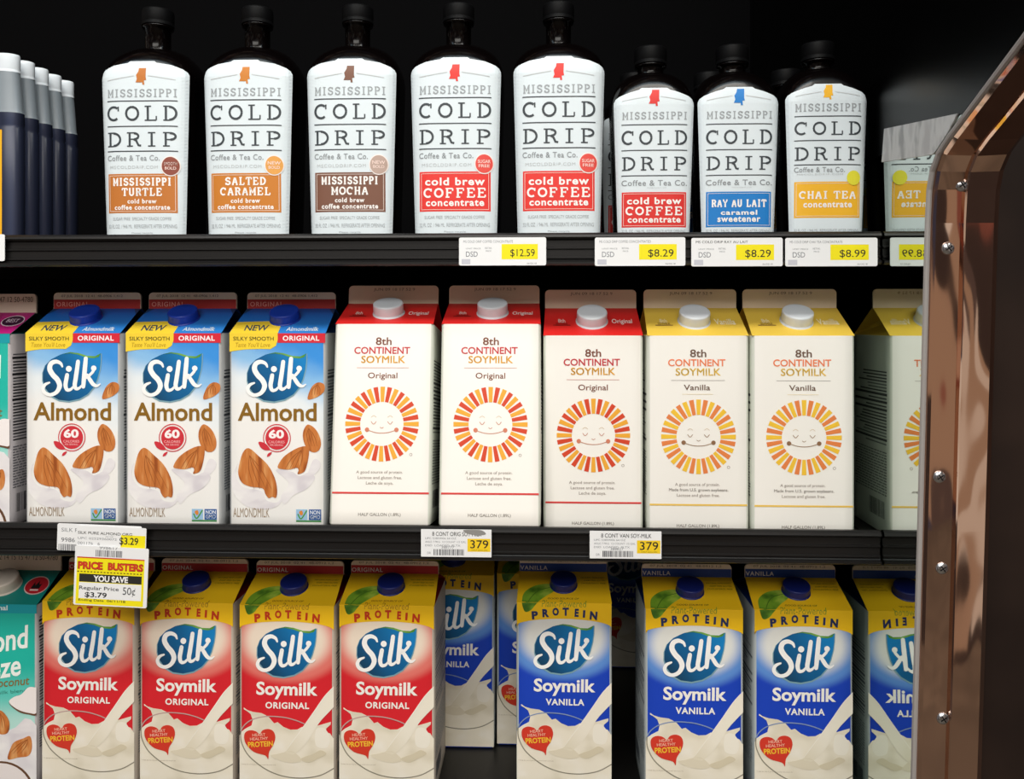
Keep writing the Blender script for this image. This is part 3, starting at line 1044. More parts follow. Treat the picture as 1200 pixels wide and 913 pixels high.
def sun_carton(kind):
    red = kind == 'Original'
    c = Carton(183, 26, 18)
    s = Sheet(c.px(52, 780, 78, 768, 335, 190, 45, vk=1.005))
    y2 = 882.5
    gab = M('#e02a28', 0.42) if red else M('#f0cc50', 0.42)
    C1, C2 = (M('#c43c44'), M('#ebae48')) if red else (M('#ec8458'), M('#f1c95e'))
    BR = M('#7b4838') if red else M('#6e5546')
    R1, R2 = (M('#d5492e'), M('#efac3c')) if red else (M('#e8864a'), M('#f4c63e'))
    TX = M('#9a8e86')
    s.text('JUN 09 18 17 52 9', 270, 64, 588, 92, 2, M('#8d7258'))
    s.text('8th', 168, 250, 222, 270, 2, M('#f6d9d2') if red else M('#fff4c8'), 0.01)
    s.rect(130, 281, 258, 285, 2, M('#7c1c18') if red else M('#8a6a3c'))
    s.text('SOYMILK', 150, 270, 240, 280, 2, M('#8a1f1a') if red else M('#8a6a3c'), 0.01)
    s.text(kind, 568, 250, 718, 280, 2, M('#fae8e4') if red else M('#fff6d4'), 0.015)
    s.text('8th', 358, 434, 475, 491, 2, BR, 0.015)
    s.text('CONTINENT', 200, 504, 612, 556, 2, C1, 0.02)
    s.text('SOYMILK', 254, 569, 577, 623, 2, C2, 0.018)
    s.rect(222, 655, 607, 659, 2, M('#d9a5a0') if red else M('#b4b0ac'))
    if red:
        s.text(kind, 307, 692, 523, 747, 2, BR, 0.008)
    else:
        s.text(kind, 312, 688, 502, 728, 2, BR, 0.012)
        s.rect(300, 755, 522, 758, 2, M('#e8d8b0'))
    cx, cy = 418, y2 + 180
    for i in range(32):
        a = 2 * PI * i / 32
        ca, sa = math.cos(a), math.sin(a)
        w0, w1 = 12.5, 17
        P = []
        for r_, w in ((158, -w0), (268, -w1), (268, w1), (158, w0)):
            P.append((cx + r_ * ca - w * sa, cy + r_ * sa + w * ca))
        s.poly(P, 2, R2 if i % 2 == 0 else R1)
    fc = M('#c98a70') if red else M('#9a7a58')
    ck = M('#d68266') if red else M('#8e6a4e')
    for sx in (-1, 1):
        s.sstroke([(cx + sx * 60 - 18, y2 + 164), (cx + sx * 60, y2 + 182), (cx + sx * 60 + 18, y2 + 164)], 4.5, 2, fc)
        s.sstroke([(cx + sx * 60 - 18, y2 + 132), (cx + sx * 60, y2 + 121), (cx + sx * 60 + 18, y2 + 132)], 3.5, 2, M('#d8c4a8'))
        s.disc(cx + sx * 107, y2 + 222, 16, 2, ck)
    s.sstroke([(cx - 12, y2 + 204), (cx, y2 + 211), (cx + 12, y2 + 204)], 4, 2, fc)
    s.sstroke([(cx - 104, y2 + 224), (cx - 50, y2 + 241), (cx, y2 + 246), (cx + 50, y2 + 241), (cx + 104, y2 + 224)], 5, 2, fc)
    s.ring(633, y2 + 398, 9, 3, 2, TX)
    lines = ('A good source of protein.', 'Lactose and gluten free.', 'Leche de soya.') if red else ('A good source of protein.', 'Made from U.S. grown soybeans.', 'Lactose and gluten free.')
    spans = ((240, 578), (252, 572), (313, 510)) if red else ((250, 570), (206, 632), (262, 570))
    for (a, b_), t, yy in zip(spans, lines, (512, 551, 590)):
        s.text(t, a, y2 + yy, b_, y2 + yy + 28, 2, TX, 0.004)
    s.rect(68, y2 + 664, 768, y2 + 677, 2, M('#d8403e') if red else M('#efc860'))
    s.text('HALF GALLON (1.89L)', 262, y2 + 810, 568, y2 + 838, 2, M('#8c8680'), 0.012)
    sd = fine_print(11, '#4a4c4c', '#7b807c')
    fin = M('#eedcc4', 0.55, 0.2)
    return c.build('sun_soymilk_carton', s, {'front': WHITE, 'side': M('#d9ddd2', 0.45, 0.25), 'gable': gab, 'gusset': gab, 'fin': fin}, sd, (WHITECAP, 0.5, 14.4, 11.5))


def coconut_carton(pink):
    """Teal almond-coconut carton; only its right side is in view."""
    c = Carton(184 if pink else 178, 21, 19)
    # crop N1 pixels: 6.52 per photo pixel, right edge of the face at x = 280
    s = Sheet(c.px(-420, 280, -420, 350, 440, 205, 75))
    y2 = 880
    s.text('10 12 14 15 15 47 12 50-4780', -300, 95, 322, 132, 2, M('#6a5a48'))
    if pink:
        s.rect(-420, 205, 360, 436, 1, M('#b8187a'))
        s.disc(215, 300, 92, 2, M('#e8d8e4'), 28, 60)
        s.disc(215, 300, 84, 3, M('#3a1238'), 28, 53)
        s.text('BEST', 165, 280, 265, 318, 4, M('#e0c8dc'), 0.01)
    else:
        s.disc(205, 312, 100, 2, M('#e8c8c4'), 28, 64)
        s.disc(205, 312, 93, 3, M('#c2222e'), 28, 57)
        s.poly([(165, 335), (180, 290), (195, 315), (215, 280), (225, 310), (245, 300), (238, 335)], 4, M('#1c1c1c'))
        s.rect(168, 340, 236, 350, 4, M('#f0dcd8'))
    s.rect(-420, 440, 281, 506, 1, M('#1ba0ae'))
    s.text('Original', -150, 446, 55, 490, 2, M('#e8f6f6'), 0.02)
    WT = M('#f2faf6')
    s.text('Almond', -380, 640, 232, 812, 2, WT, 0.02, 0.25, rot=-0.17)
    s.text('Breeze', -330, 850, 160, 1010, 2, WT, 0.02, 0.25, rot=-0.17)
    s.text('Almondmilk Coconut', -520, 1010, 225, 1075, 2, M('#8a6a30'), 0.008, 0.2, rot=-0.10)
    s.text('with coconutmilk blend', -350, 1095, 205, 1120, 2, M('#3c8a7c'), 0.0, rot=-0.1)
    # lower art: coconut pieces, almonds, milk
    s.poly([(-420, y2 + 560), (-300, y2 + 520), (-100, y2 + 470), (20, y2 + 520), (120, y2 + 480), (190, y2 + 410), (235, y2 + 420), (281, y2 + 470), (281, y2 + 1000), (-420, y2 + 1000)], 2, MILKW)
    s.blob([(70, y2 + 295), (110, y2 + 250), (165, y2 + 230), (215, y2 + 180), (262, y2 + 178), (281, y2 + 195), (281, y2 + 375), (220, y2 + 382), (140, y2 + 360)], 3, M('#6b4a36'))
    s.blob([(72, y2 + 290), (110, y2 + 250), (165, y2 + 230), (215, y2 + 180), (262, y2 + 178), (281, y2 + 195), (281, y2 + 360), (225, y2 + 370), (140, y2 + 345)], 4, M('#f5efee'))
    almond_nut(s, [(-60, y2 + 380), (0, y2 + 350), (50, y2 + 390), (75, y2 + 450), (60, y2 + 520), (0, y2 + 530), (-50, y2 + 480)], 4)
    almond_nut(s, [(60, y2 + 720), (80, y2 + 640), (110, y2 + 590), (180, y2 + 560), (230, y2 + 545), (245, y2 + 620), (220, y2 + 690), (140, y2 + 705)], 4)
    s.disc(10, y2 + 970, 250, 3, M('#6a4a34'), 36, 235)
    s.disc(10, y2 + 972, 232, 4, M('#f0e8e6'), 36, 222)
    front = mat_linear('teal_front', (0, 0, 0.06), (0, 0, 0.12), [(0.0, '#b8e4dc'), (0.5, '#5cccc0'), (1.0, '#22b8a8')])
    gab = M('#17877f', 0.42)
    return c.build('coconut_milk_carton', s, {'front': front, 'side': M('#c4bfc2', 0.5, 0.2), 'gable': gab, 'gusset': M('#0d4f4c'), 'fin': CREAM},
                   fine_print(8, '#1e1e22', '#6a6a70', -45, 45, 165, 10), (M('#e4dace', 0.4, 0.4), 0.52, 14.2, 12))


def put(t, px, Y, z, py, label, cat, group, rx=0.0, rz=0.0):
    """Stand a carton so that its front's middle, at height of pixel row py, shows at column px."""
    p = at(px, py, Y)
    t.location = (p.x, Y + HW * MM, z + 0.0006)
    t.rotation_euler = (rx, 0, rz)
    tag(t, label, cat, group)
    return t


AL = almond_carton()
GA = 'blue almond milk cartons on the middle shelf'
for i, (px, Y, lab) in enumerate(((85, 0.0, 'blue and white almond milk carton beside the teal carton, above the yellow sale tag'),
                                  (203, 0.001, 'blue and white almond milk carton between two identical blue cartons'),
                                  (325, 0.003, 'blue and white almond milk carton directly left of the red-topped sun cartons'))):
    put(AL if i == 0 else copy_tree(AL), px, Y, Z2, 500, lab, 'carton', GA)

SO = sun_carton('Original')
SV = sun_carton('Vanilla')
GS = 'white cartons with a smiling sun on the middle shelf'
lean = math.asin((L2T - Z2) / (2 * HW * MM + 0.004))


def put_leaning(t, px, label):
    """Front bottom edge rests on the raised lip, back bottom edge on the shelf."""
    Yf = -0.027
    p = at(px, 500, Yf + 0.012)
    c_, s_ = math.cos(-lean), math.sin(-lean)
    # local front-bottom edge (0,-HW,0) rotated by -lean about X must sit at (Yf, L2T)
    ly = -HW * MM * c_
    lz = -HW * MM * s_
    t.location = (p.x, Yf - ly, L2T - lz + 0.0004)
    t.rotation_euler = (-lean, 0, 0)
    tag(t, label, 'carton', GS)


put_leaning(SO, 447.5, 'red-topped sun carton leaning on the shelf lip, next to the blue almond cartons')
put_leaning(copy_tree(SO), 574.5, 'red-topped sun carton leaning on the shelf lip, middle of the three red-topped ones')
put(copy_tree(SO), 695, 0.0, Z2, 500, 'lower-standing red-topped sun carton beside the yellow-topped ones', 'carton', GS)
put(SV, 818, -0.006, Z2, 500, 'yellow-topped sun carton between a red-topped and another yellow-topped one', 'carton', GS)
put(copy_tree(SV), 941.5, -0.008, Z2, 500, 'yellow-topped sun carton nearest the mirrored end panel', 'carton', GS)

SR = soy_carton('ORIGINAL')
GR = 'red and yellow soy milk cartons on the lowest shelf'
for i, (px, Y, lab) in enumerate(((103.5, 0.020, 'red and yellow soy milk carton below the hanging sale tag, beside the teal carton'),
                                  (218.5, 0.020, 'red and yellow soy milk carton just right of the hanging yellow sale tag'),
                                  (336, 0.016, 'red and yellow soy milk carton third from the teal carton'),
                                  (453, 0.020, 'red and yellow soy milk carton nearest the blue cartons'))):
    put(SR if i == 0 else copy_tree(SR), px, Y, Z3, 800, lab, 'carton', GR)
SB = soy_carton('VANILLA')
GB = 'blue and yellow soy milk cartons on the lowest shelf'
p3 = at(661, 800, 0.018)
for i, (px, Y, lab) in enumerate(((661, 0.034, 'bright blue and yellow soy milk carton standing alone in front, lower middle'),
                                  (813.5, 0.020, 'blue and yellow soy milk carton left of the one by the mirror'),
                                  (941.5, 0.022, 'blue and yellow soy milk carton nearest the mirrored end panel'),
                                  (529, 0.122, 'shaded blue soy milk carton set back beside the last red carton'),
                                  (632, 0.130, 'shaded blue carton hidden almost entirely behind the lone blue one'),
                                  (738, 0.345, 'very dark blue carton deep in the gap between two front blue cartons'))):
    put(SB if i == 0 else copy_tree(SB), px, Y, Z3, 800, lab, 'carton', GB)

CT = coconut_carton(False)
put(CT, -10, 0.030, Z3, 800, 'teal coconut almond milk carton with red oval seal, left edge of lowest shelf', 'carton', 'teal coconut milk cartons')
CP = coconut_carton(True)
put(CP, -43, 0.004, Z2, 500, 'teal coconut almond milk carton with magenta gable, left edge of middle shelf', 'carton', 'teal coconut milk cartons')


# ------------------------------------------------------------------ bottles with white labels
BOTTLE = M('#050303', 0.14, 0.2)
CAPM = M('#080809', 0.5, 0.08)
LABELM = M('#d9e3e8', 0.4, 0.3)
NEXP = 5.0


class Bottle:
    def __init__(s, lab_h, w_top, w_bot, neck=0.0):
        s.neck = neck
        s.h = lab_h                                        # where the shoulder starts
        s.a0, s.a1 = w_bot / 2, w_top / 2

    def ab(s, z):
        """half width, half depth at height z (mm)."""
        h = s.h
        sh = h - 15
        a = s.a0 + (s.a1 - s.a0) * min(max(z / sh, 0), 1)
        if z < 2:
            a -= (2 - z) * 0.8
        if z > sh:
            t = min((z - sh) / 34.0, 1)
            a = 12.5 + (a - 12.5) * math.sqrt(max(0, 1 - t ** 2.2))
        return a, min(a, a * 0.70 + 4.0)

    def surf(s, u, v, off):
        a, b = s.ab(v)
        a += off + 0.45
        b += off + 0.45
        k = min(abs(u) / a, 0.999)
        n = s.n(v)
        y = -b * (1 - k ** n) ** (1 / n)
        return Vector((u, y, v)) * MM

    def n(s, z):
        sh = s.h - 15
        return NEXP if z < sh else NEXP + (2.0 - NEXP) * min((z - sh) / 30.0, 1)

    def build(s, sheet, half):
        t = empty('coffee_bottle')
        h = s.h
        bd = MB()
        zs = [0, 1, 2] + [2 + (h - 17) * i / 12 for i in range(1, 13)] + [h - 15 + 34 * (i / 12) for i in range(1, 12)] + [h + 18.9]
        rows = []
        for z in zs:
            a, b_ = s.ab(z)
            n = s.n(z)
            row = []
            for j in range(64):
                th = 2 * PI * (j + .5) / 64
                cx, cy = math.cos(th), math.sin(th)
                row.append((math.copysign(abs(cx) ** (2 / n), cx) * a * MM, math.copysign(abs(cy) ** (2 / n), cy) * b_ * MM, z * MM))
            rows.append(row)
        bd.grid(rows, BOTTLE, True, True)
        bd.face(rows[0][::-1], BOTTLE)
        bd.lathe([(12.5 * MM, (h + 18.5) * MM), (12.0 * MM, (h + 20) * MM), (12.0 * MM, (h + 26 + s.neck) * MM), (14.6 * MM, (h + 26.5 + s.neck) * MM), (14.6 * MM, (h + 28 + s.neck) * MM), (11 * MM, (h + 28.4 + s.neck) * MM), (11 * MM, (h + 32 + s.neck) * MM)], BOTTLE, None, 32)
        bd.build('bottle_body', t)
        lb = MB()
        pts = sheet.outline
        base = Sheet()
        base.poly(pts, 1, LABELM, False)
        base.emit(s.surf, 0, h + 8, lb, 3.2, 60)
        sheet.emit(s.surf, 0, h + 8, lb, 4.0, 60)
        lb.build('label', t)
        cp = MB()
        R = 15.0
        z0 = h + 28.6 + s.neck
        cp.lathe([(R * MM, z0 * MM), (R * MM, (z0 + 2.5) * MM), (R * .97 * MM, (z0 + 2.9) * MM), (R * MM, (z0 + 3.4) * MM), (R * MM, (z0 + 14) * MM), (R * .95 * MM, (z0 + 15.6) * MM), (R * .86 * MM, (z0 + 16) * MM), (R * .3 * MM, (z0 + 16) * MM)], CAPM, None, 72, 0.0005, (3, 4))
        cp.build('cap', t)
        return t


def state_shape(s, cx, y0, y1, m, layer):
    """The small state-outline mark at the label's top."""
    h = y1 - y0
    P = [(0.05, 0), (0.75, 0), (0.72, .55), (0.78, .72), (0.55, .74), (0.60, 1.0), (0.40, 1.0), (0.38, .86), (-0.28, .86), (-.14, .66), (-.22, .42), (0.0, .2)]
    s.poly([(cx + (x - .25) * h * .62, y0 + y * h) for x, y in P], layer, m)


def coffee_bottle(big, colour, panel_lines, dot=None, dotc=None):
    h, wt, wb = (168, 88, 80) if big else (133 if dot != 'plain' else 135, 75.5, 68)
    bt = Bottle(h, wt, wb, 15.0 if big else 0.0)
    k = 0.1965 if big else 0.1715
    bot = 882 if big else 882
    s = Sheet(lambda x, y: ((x - 268) * k, 2 + (bot - y) * k))
    # label outline (mm)
    a = wt / 2 - 1.6
    ab_ = wb / 2 - 1.6
    top = h - 1
    out = [(-ab_, 2), (ab_, 2)]
    out += [(ab_ + (a - ab_) * i / 6, 2 + (top - 16) * i / 6) for i in range(1, 7)]
    out += [(a - .2, top - 11), (a - 1.6, top - 8.2), (a - 5, top - 6), (a - 15, top - 2.6), (14, top - .6), (11.5, top + 1.2), (-11.5, top + 1.2), (-14, top - .6), (-a + 15, top - 2.6), (-a + 5, top - 6), (-a + 1.6, top - 8.2), (-a + .2, top - 11)]
    out += [(-ab_ - (a - ab_) * i / 6, 2 + (top - 16) * i / 6) for i in range(6, 0, -1)]
    s.outline = out
    dy = 0 if big else 90
    INK = M('#3d4348')
    PALE = M('#9aa0a4')
    GRY = M('#a8adb0')
    col = M(colour)
    if big:
        y = dict(st=(72, 152), mis=(172, 212), r1=229, cold=(252, 325), r2=350, drip=(378, 448), r3=469, co=(488, 515), sub=(538, 553), pan=(577, 765), f1=(785, 800), f2=(820, 838), f3=(857, 867))
    else:
        y = dict(st=(128, 215), mis=(245, 285), r1=312, cold=(342, 418), r2=446, drip=(480, 552), r3=579, co=(602, 632), sub=(640, 646), pan=(665, 850), f1=None, f2=(862, 876), f3=None)
    if dot == 'plain':
        y.update(st=(112, 190), mis=(210, 252), r1=276, cold=(304, 374), r2=402, drip=(436, 506), r3=528, co=(540, 567), sub=(574, 582), pan=(616, 804))
    st = y['st']
    state_shape(s, 266, st[0], st[1], col, 3)
    for sg in (-1, 1):
        P = [(266 + sg * x, st[0] + 34 + (x - 20) * .16) for x in (36, 80, 120, 165)]
        s.sstroke(P, 4, 3, M('#c4c8ca'))
    s.slab('MISSISSIPPI', 100, y['mis'][0], 440, y['mis'][1], 3, PALE, 0.16, 0.12, 0.22)
    for r in ('r1', 'r2', 'r3'):
        s.rect(96, y[r] - 2.5, 440, y[r] + 2.5, 3, INK)
    s.slab('COLD', 96, y['cold'][0], 440, y['cold'][1], 3, INK, 0.15, 0.09, 0.33)
    s.slab('DRIP', 96, y['drip'][0], 440, y['drip'][1], 3, INK, 0.15, 0.09, 0.33)
    s.text('Coffee & Tea Co.', 96, y['co'][0], 355 if dot else 440, y['co'][1], 3, M('#8e9498'), 0.012, spacing=1.1)
    s.text('MSCOLDDRIP.COM', 110 if dot else 230, y['sub'][0], 345 if dot else 330, y['sub'][1], 3, M('#b9bec0'), 0.0, spacing=1.2)
    p0, p1 = y['pan']
    s.rect(98, p0, 436, p1, 2, col)
    for x0, y0, x1, y1 in ((106, p0 + 8, 428, p0 + 10), (106, p1 - 10, 428, p1 - 8), (106, p0 + 8, 108, p1 - 8), (426, p0 + 8, 428, p1 - 8)):
        s.rect(x0, y0, x1, y1, 3, M('#e8dcd4'))
    PW = M('#f3efec')
    n = p1 - p0
    for body, style, a0, a1, b0, b1 in panel_lines:
        X0, X1 = 267 - (a1) * 169, 267 + (a1) * 169
        if style == 'slab':
            s.slab(body, X0, p0 + b0 * n, X1, p0 + b1 * n, 4, PW, 0.20, 0.14, 0.2)
        else:
            s.text(body, X0, p0 + b0 * n, X1, p0 + b1 * n, 4, PW, 0.03, spacing=1.15)
    if dot:
        dm = M(dotc)
        if dot == 'plain':
            s.disc(400, 597, 36, 6, dm, 30, 38)
        else:
            s.disc(406, 541, 46, 5, M('#efe6e2'), 30, 49)
            s.disc(406, 541, 41, 6, dm, 30, 44)
        if dot != 'plain':
            s.text(dot[0], 376, 522, 436, 538, 7, M('#efd8d0'), 0.01)
            s.text(dot[1], 380, 544, 432, 558, 7, M('#efd8d0'), 0.01)
    if y['f1']:
        s.text('SUGAR FREE  SPECIALTY GRADE COFFEE', 122, y['f1'][0], 408, y['f1'][1], 3, M('#a2a8ac'))
    s.text('32 FL OZ  / 946 ML  REFRIGERATE AFTER OPENING', 98, y['f2'][0], 432, y['f2'][1], 3, M('#a2a8ac'))
    if y['f3']:
        s.text('Please recycle', 216, y['f3'][0], 318, y['f3'][1], 3, M('#a2a8ac'))
    return bt.build(s, wt / 2)


def stand_bottle(t, px, Y, label, group):
    p = at(px, 180, Y)
    t.location = (p.x, Y + (0.030 if group == G2 else 0.032), Z1)
    tag(t, label, 'bottle', group)


G1 = 'tall coffee bottles on the top shelf'
G2 = 'short coffee and tea bottles on the top shelf'
cc = [('cold brew', 't', 0, .84, .15, .35), ('COFFEE', 'slab', 0, .88, .41, .66), ('concentrate', 't', 0, .82, .71, .87)]


def flavour(l1, l2, w1, w2):
    return [(l1, 'slab', 0, w1, .10, .31), (l2, 'slab', 0, w2, .36, .57), ('cold brew', 't', 0, .42, .64, .76), ('coffee concentrate', 't', 0, .80, .79, .92)]


def bottle_panel(*a):
    return coffee_bottle(*a)


stand_bottle(coffee_bottle(True, '#bf7434', flavour('MISSISSIPPI', 'TURTLE', .84, .58), ('SMOOTH', 'BOLD'), '#8c4a3c'), 167.5, 0.0, 'tall bottle with ochre TURTLE panel and maroon dot, leftmost white label', G1)
stand_bottle(coffee_bottle(True, '#c87c30', flavour('SALTED', 'CARAMEL', .58, .72), ('NEW', 'BOLD'), '#e0a050'), 288.5, 0.0, 'tall bottle with ochre SALTED CARAMEL panel and orange dot', G1)
stand_bottle(coffee_bottle(True, '#7a5444', flavour('MISSISSIPPI', 'MOCHA', .80, .52), ('NEW', 'BOLD'), '#b8a094'), 410.5, 0.0, 'tall bottle with brown MOCHA panel and beige dot', G1)
CB = coffee_bottle(True, '#e23a34', cc, ('SUGAR', 'FREE'), '#e05048')
stand_bottle(CB, 533.5, 0.0, 'tall bottle with red COFFEE panel, beside the brown MOCHA bottle', G1)
stand_bottle(copy_tree(CB), 655, 0.0, 'tall bottle with red COFFEE panel, beside the shorter bottles', G1)
G2 = 'short coffee and tea bottles on the top shelf'
SC1 = coffee_bottle(False, '#d83430', cc)
SC2 = coffee_bottle(False, '#1f7cc8', [('RAY AU LAIT', 'slab', 0, .84, .22, .44), ('caramel', 't', 0, .56, .52, .66), ('sweetener', 't', 0, .66, .70, .86)])
SC3 = coffee_bottle(False, '#eeb42c', [('CHAI TEA', 'slab', 0, .86, .26, .48), ('concentrate', 't', 0, .74, .56, .72)], 'plain', '#e4dc3c')
for t, px, lab, back in ((SC1, 767, 'short bottle with red COFFEE panel and visible black cap', 'shaded short bottle behind the short red-panel bottle'),
                         (SC2, 866.5, 'short bottle with bright blue caramel sweetener panel', 'shaded short bottle behind the blue-panel bottle'),
                         (SC3, 970.5, 'short bottle with yellow CHAI TEA panel and yellow dot', 'shaded short bottle behind the yellow CHAI TEA bottle')):
    stand_bottle(t, px, -0.019, lab, G2)
    c = copy_tree(t)
    tag(c, back, 'bottle', G2)
    c.location.y += 0.085
    c.location.x -= 0.006


# ------------------------------------------------------------------ slim milky bottles of dark liquid at the left
def flask_materials():
    t = NT('milky_plastic', rough=0.35, spec=0.4)
    t.b.inputs['Base Color'].default_value = lin('#7d868d')
    return t.m


def slim_bottle():
    t = empty('drink_bottle')
    PL = flask_materials()
    LQ = mat_linear('dark_liquid', (-0.019, 0, 0), (0.019, 0, 0), [(0.0, '#161926'), (0.6, '#262b3e'), (0.8, '#383e54'), (1.0, '#1e2232')], rough=0.25)  # lighter band right of centre is a highlight painted into the liquid colour
    rings = [(0, 16.5, 8.2), (1, 18.5, 9.4), (4, 19, 9.8), (106, 19, 9.8), (108, 18.2, 9.2), (110, 18.8, 9.6), (121, 18.6, 9.5), (124, 17.5, 9.0), (150, 15.6, 8.6), (160, 14.6, 8.4)]
    lo, up = MB(), MB()
    rows = []
    for z, a, b_ in rings:
        rows.append([(math.copysign(abs(math.cos(q)) ** .8, math.cos(q)) * a * MM, math.copysign(abs(math.sin(q)) ** .8, math.sin(q)) * b_ * MM, z * MM) for q in [2 * PI * (j + .5) / 40 for j in range(40)]])
    lo.grid(rows[:7], LQ, True, True)
    lo.face(rows[0][::-1], LQ)
    lo.build('liquid_body', t)['label'] = 'dark blue liquid showing through the plastic'
    up.grid(rows[6:], PL, True, True)
    up.face(rows[-1], PL)
    up.build('bottle_neck', t)
    cp = MB()
    rows = []
    for i, (z, k) in enumerate(((160, 1), (161.5, 1), (162, .97), (163, 1), (175, 1), (177, .95), (177.5, .85))):
        rows.append([((15.2 * k - (.5 if i in (3, 4) and j % 2 else 0)) * math.cos(q) * MM, (8.8 * k - (.4 if i in (3, 4) and j % 2 else 0)) * math.sin(q) * MM, z * MM) for j, q in enumerate([2 * PI * j / 48 for j in range(48)])])
    cp.grid(rows, M('#cfd6dc', 0.4, 0.4), True, True)
    cp.face(rows[-1], M('#cfd6dc', 0.4, 0.4))
    cp.face(rows[0][::-1], M('#cfd6dc', 0.4, 0.4))
    cp.build('cap', t)
    return t


SL = slim_bottle()
GL = 'slim milky bottles of dark drink at the left of the top shelf'
bx = at(24, 200, 0.0).x - 0.019
names = ['slim bottle of dark blue drink with orange label, frontmost at the left edge', 'slim dark-drink bottle directly behind the orange-labelled one', 'slim dark-drink bottle third back in the left row', 'slim dark-drink bottle fourth back in the left row', 'slim dark-drink bottle furthest back in the left row, barely lit']
for i in range(5):
    o = SL if i == 0 else copy_tree(SL)
    o.location = (bx + 0.0005 * i, 0.005 + 0.0225 * i, Z1)
    tag(o, names[i], 'bottle', GL)
lb = MB()
OR = M('#f2b01e', 0.4, 0.3)
x0, x1 = -0.0185, at(6.0, 200, 0.0).x - bx
for i in range(6):
    q0, q1 = [x0 + (x1 - x0) * k / 6 for k in (i, i + 1)]
    yy = lambda x: -(0.0098 * (max(0, 1 - (abs(x) / 0.0191) ** 2.5)) ** (1 / 2.5) + 0.0003)
    lb.face([(q0, yy(q0), 0.004), (q1, yy(q1), 0.004), (q1, yy(q1), 0.104), (q0, yy(q0), 0.104)], OR)
lb.build('label', SL)['label'] = 'orange label'


# ------------------------------------------------------------------ price tags on the shelf channels
TAGW = M('#eceef0', 0.4, 0.3)
TAGY = M('#f2e41e', 0.45, 0.25)
INKT = M('#24262a', 0.5, 0.2)
GREYT = M('#84888e', 0.5, 0.2)
YT = -0.0336                      # tags slide in front of the channel


def tag_mesh(name, corners, Y, art, label, cat='price tag', group=None, thick=0.0007, r=0.0016, lift=0.0):
    """A flat card: corners (pixel l, t, r, b) on the channel's face; art draws in 0..w x 0..h millimetres, y down."""
    (l, tp, rr, bt), rot = corners[:4], corners[4] if len(corners) > 4 else 0.0
    a, c = at(l, tp, Y), at(rr, bt, Y)
    w, h = (c.x - a.x) * 1000, (a.z - c.z) * 1000
    s = Sheet(lambda x, y: (x - w / 2, h / 2 - y))
    art(s, w, h)
    mb = MB()
    R = r * 1000
    prof = []
    for cx, cy, a0 in ((w / 2 - R, h / 2 - R, 0), (-w / 2 + R, h / 2 - R, 90), (-w / 2 + R, -h / 2 + R, 180), (w / 2 - R, -h / 2 + R, 270)):
        prof += ell(cx, cy, R, R, a0, a0 + 90, 5)
    T = thick * 1000
    for tri in tess(prof):
        mb.face([(prof[i][0] * MM, 0, prof[i][1] * MM) for i in tri], TAGW)
        mb.face([(prof[i][0] * MM, T * MM, prof[i][1] * MM) for i in tri[::-1]], TAGW)
    for i in range(len(prof)):
        p, q = prof[i], prof[(i + 1) % len(prof)]
        mb.face([(p[0] * MM, 0, p[1] * MM), (q[0] * MM, 0, q[1] * MM), (q[0] * MM, T * MM, q[1] * MM), (p[0] * MM, T * MM, p[1] * MM)], TAGW)
    s.emit(lambda u, v, o: Vector((u, -o * .6, v)) * MM, -h / 2, h / 2, mb, 500, w / 2)
    o = mb.build(name, None, ((a.x + c.x) / 2, Y - T * MM, (a.z + c.z) / 2))
    o.rotation_euler = (0, rot, 0)
    tag(o, label, cat, group)
    return o


def bars(s, x0, y0, x1, y1, m, seed):
    rnd = random.Random(seed)
    x = x0
    while x < x1 - .3:
        w = rnd.choice((.35, .6, .9))
        s.rect(x, y0, min(x + w, x1), y1, 1, m)
        x += w + rnd.choice((.35, .6, .8))


def dsd(head, price, dark):
    def art(s, w, h):
        s.text(head, .05 * w, .10 * h, .62 * w, .19 * h, 1, INKT if dark else GREYT)
        s.text('UNIT PRICE', .08 * w, .37 * h, .25 * w, .42 * h, 1, GREYT)
        s.text('DSD', .08 * w, .50 * h, .215 * w, .69 * h, 1, GREYT, 0.005)
        s.text('RETAIL', .30 * w, .35 * h, .38 * w, .41 * h, 1, GREYT)
        s.text('PRICE', .31 * w, .46 * h, .37 * w, .51 * h, 1, GREYT)
        s.rect(.49 * w, .24 * h, .905 * w, .78 * h, 1, TAGY)
        s.text(price, .59 * w, .42 * h, .87 * w, .72 * h, 2, INKT, 0.0)
        s.rect(.03 * w, .77 * h, .13 * w, .95 * h, 1, M('#c6c8d2', 0.5, 0.2))
        s.text('06/05/18', .78 * w, .90 * h, .89 * w, .955 * h, 1, GREYT)
    return art


GT = 'price tags on the top shelf edge'
tag_mesh('price_tag', (538, 278.5, 640, 311), YT, dsd('MS COLD DRIP COFFEE CONCENTRATE', '$12.59', False), 'white and yellow price tag reading $12.59 under the tall red-panel bottles', group=GT)
tag_mesh('price_tag', (697, 278.5, 803, 311.5), YT, dsd('MS COLD DRIP COFFEE CONCENTRATED', '$8.29', False), 'white and yellow $8.29 price tag under the short red-panel bottle', group=GT)
tag_mesh('price_tag', (810, 279, 917, 312), YT, dsd('MS COLD DRIP RAY AU LAIT', '$8.29', True), 'white and yellow $8.29 price tag under the blue-panel bottle', group=GT)
tag_mesh('price_tag', (920, 279, 1028, 312), YT, dsd('MS COLD DRIP CHAI TEA CONCENTRATE', '$8.99', False), 'white and yellow $8.99 price tag under the yellow CHAI TEA bottle', group=GT)
tag_mesh('price_tag', (-70, 275, 6, 306), YT, dsd('DRINK', '$4.99', False), 'white price tag cut off by the left edge, top shelf', group=GT)


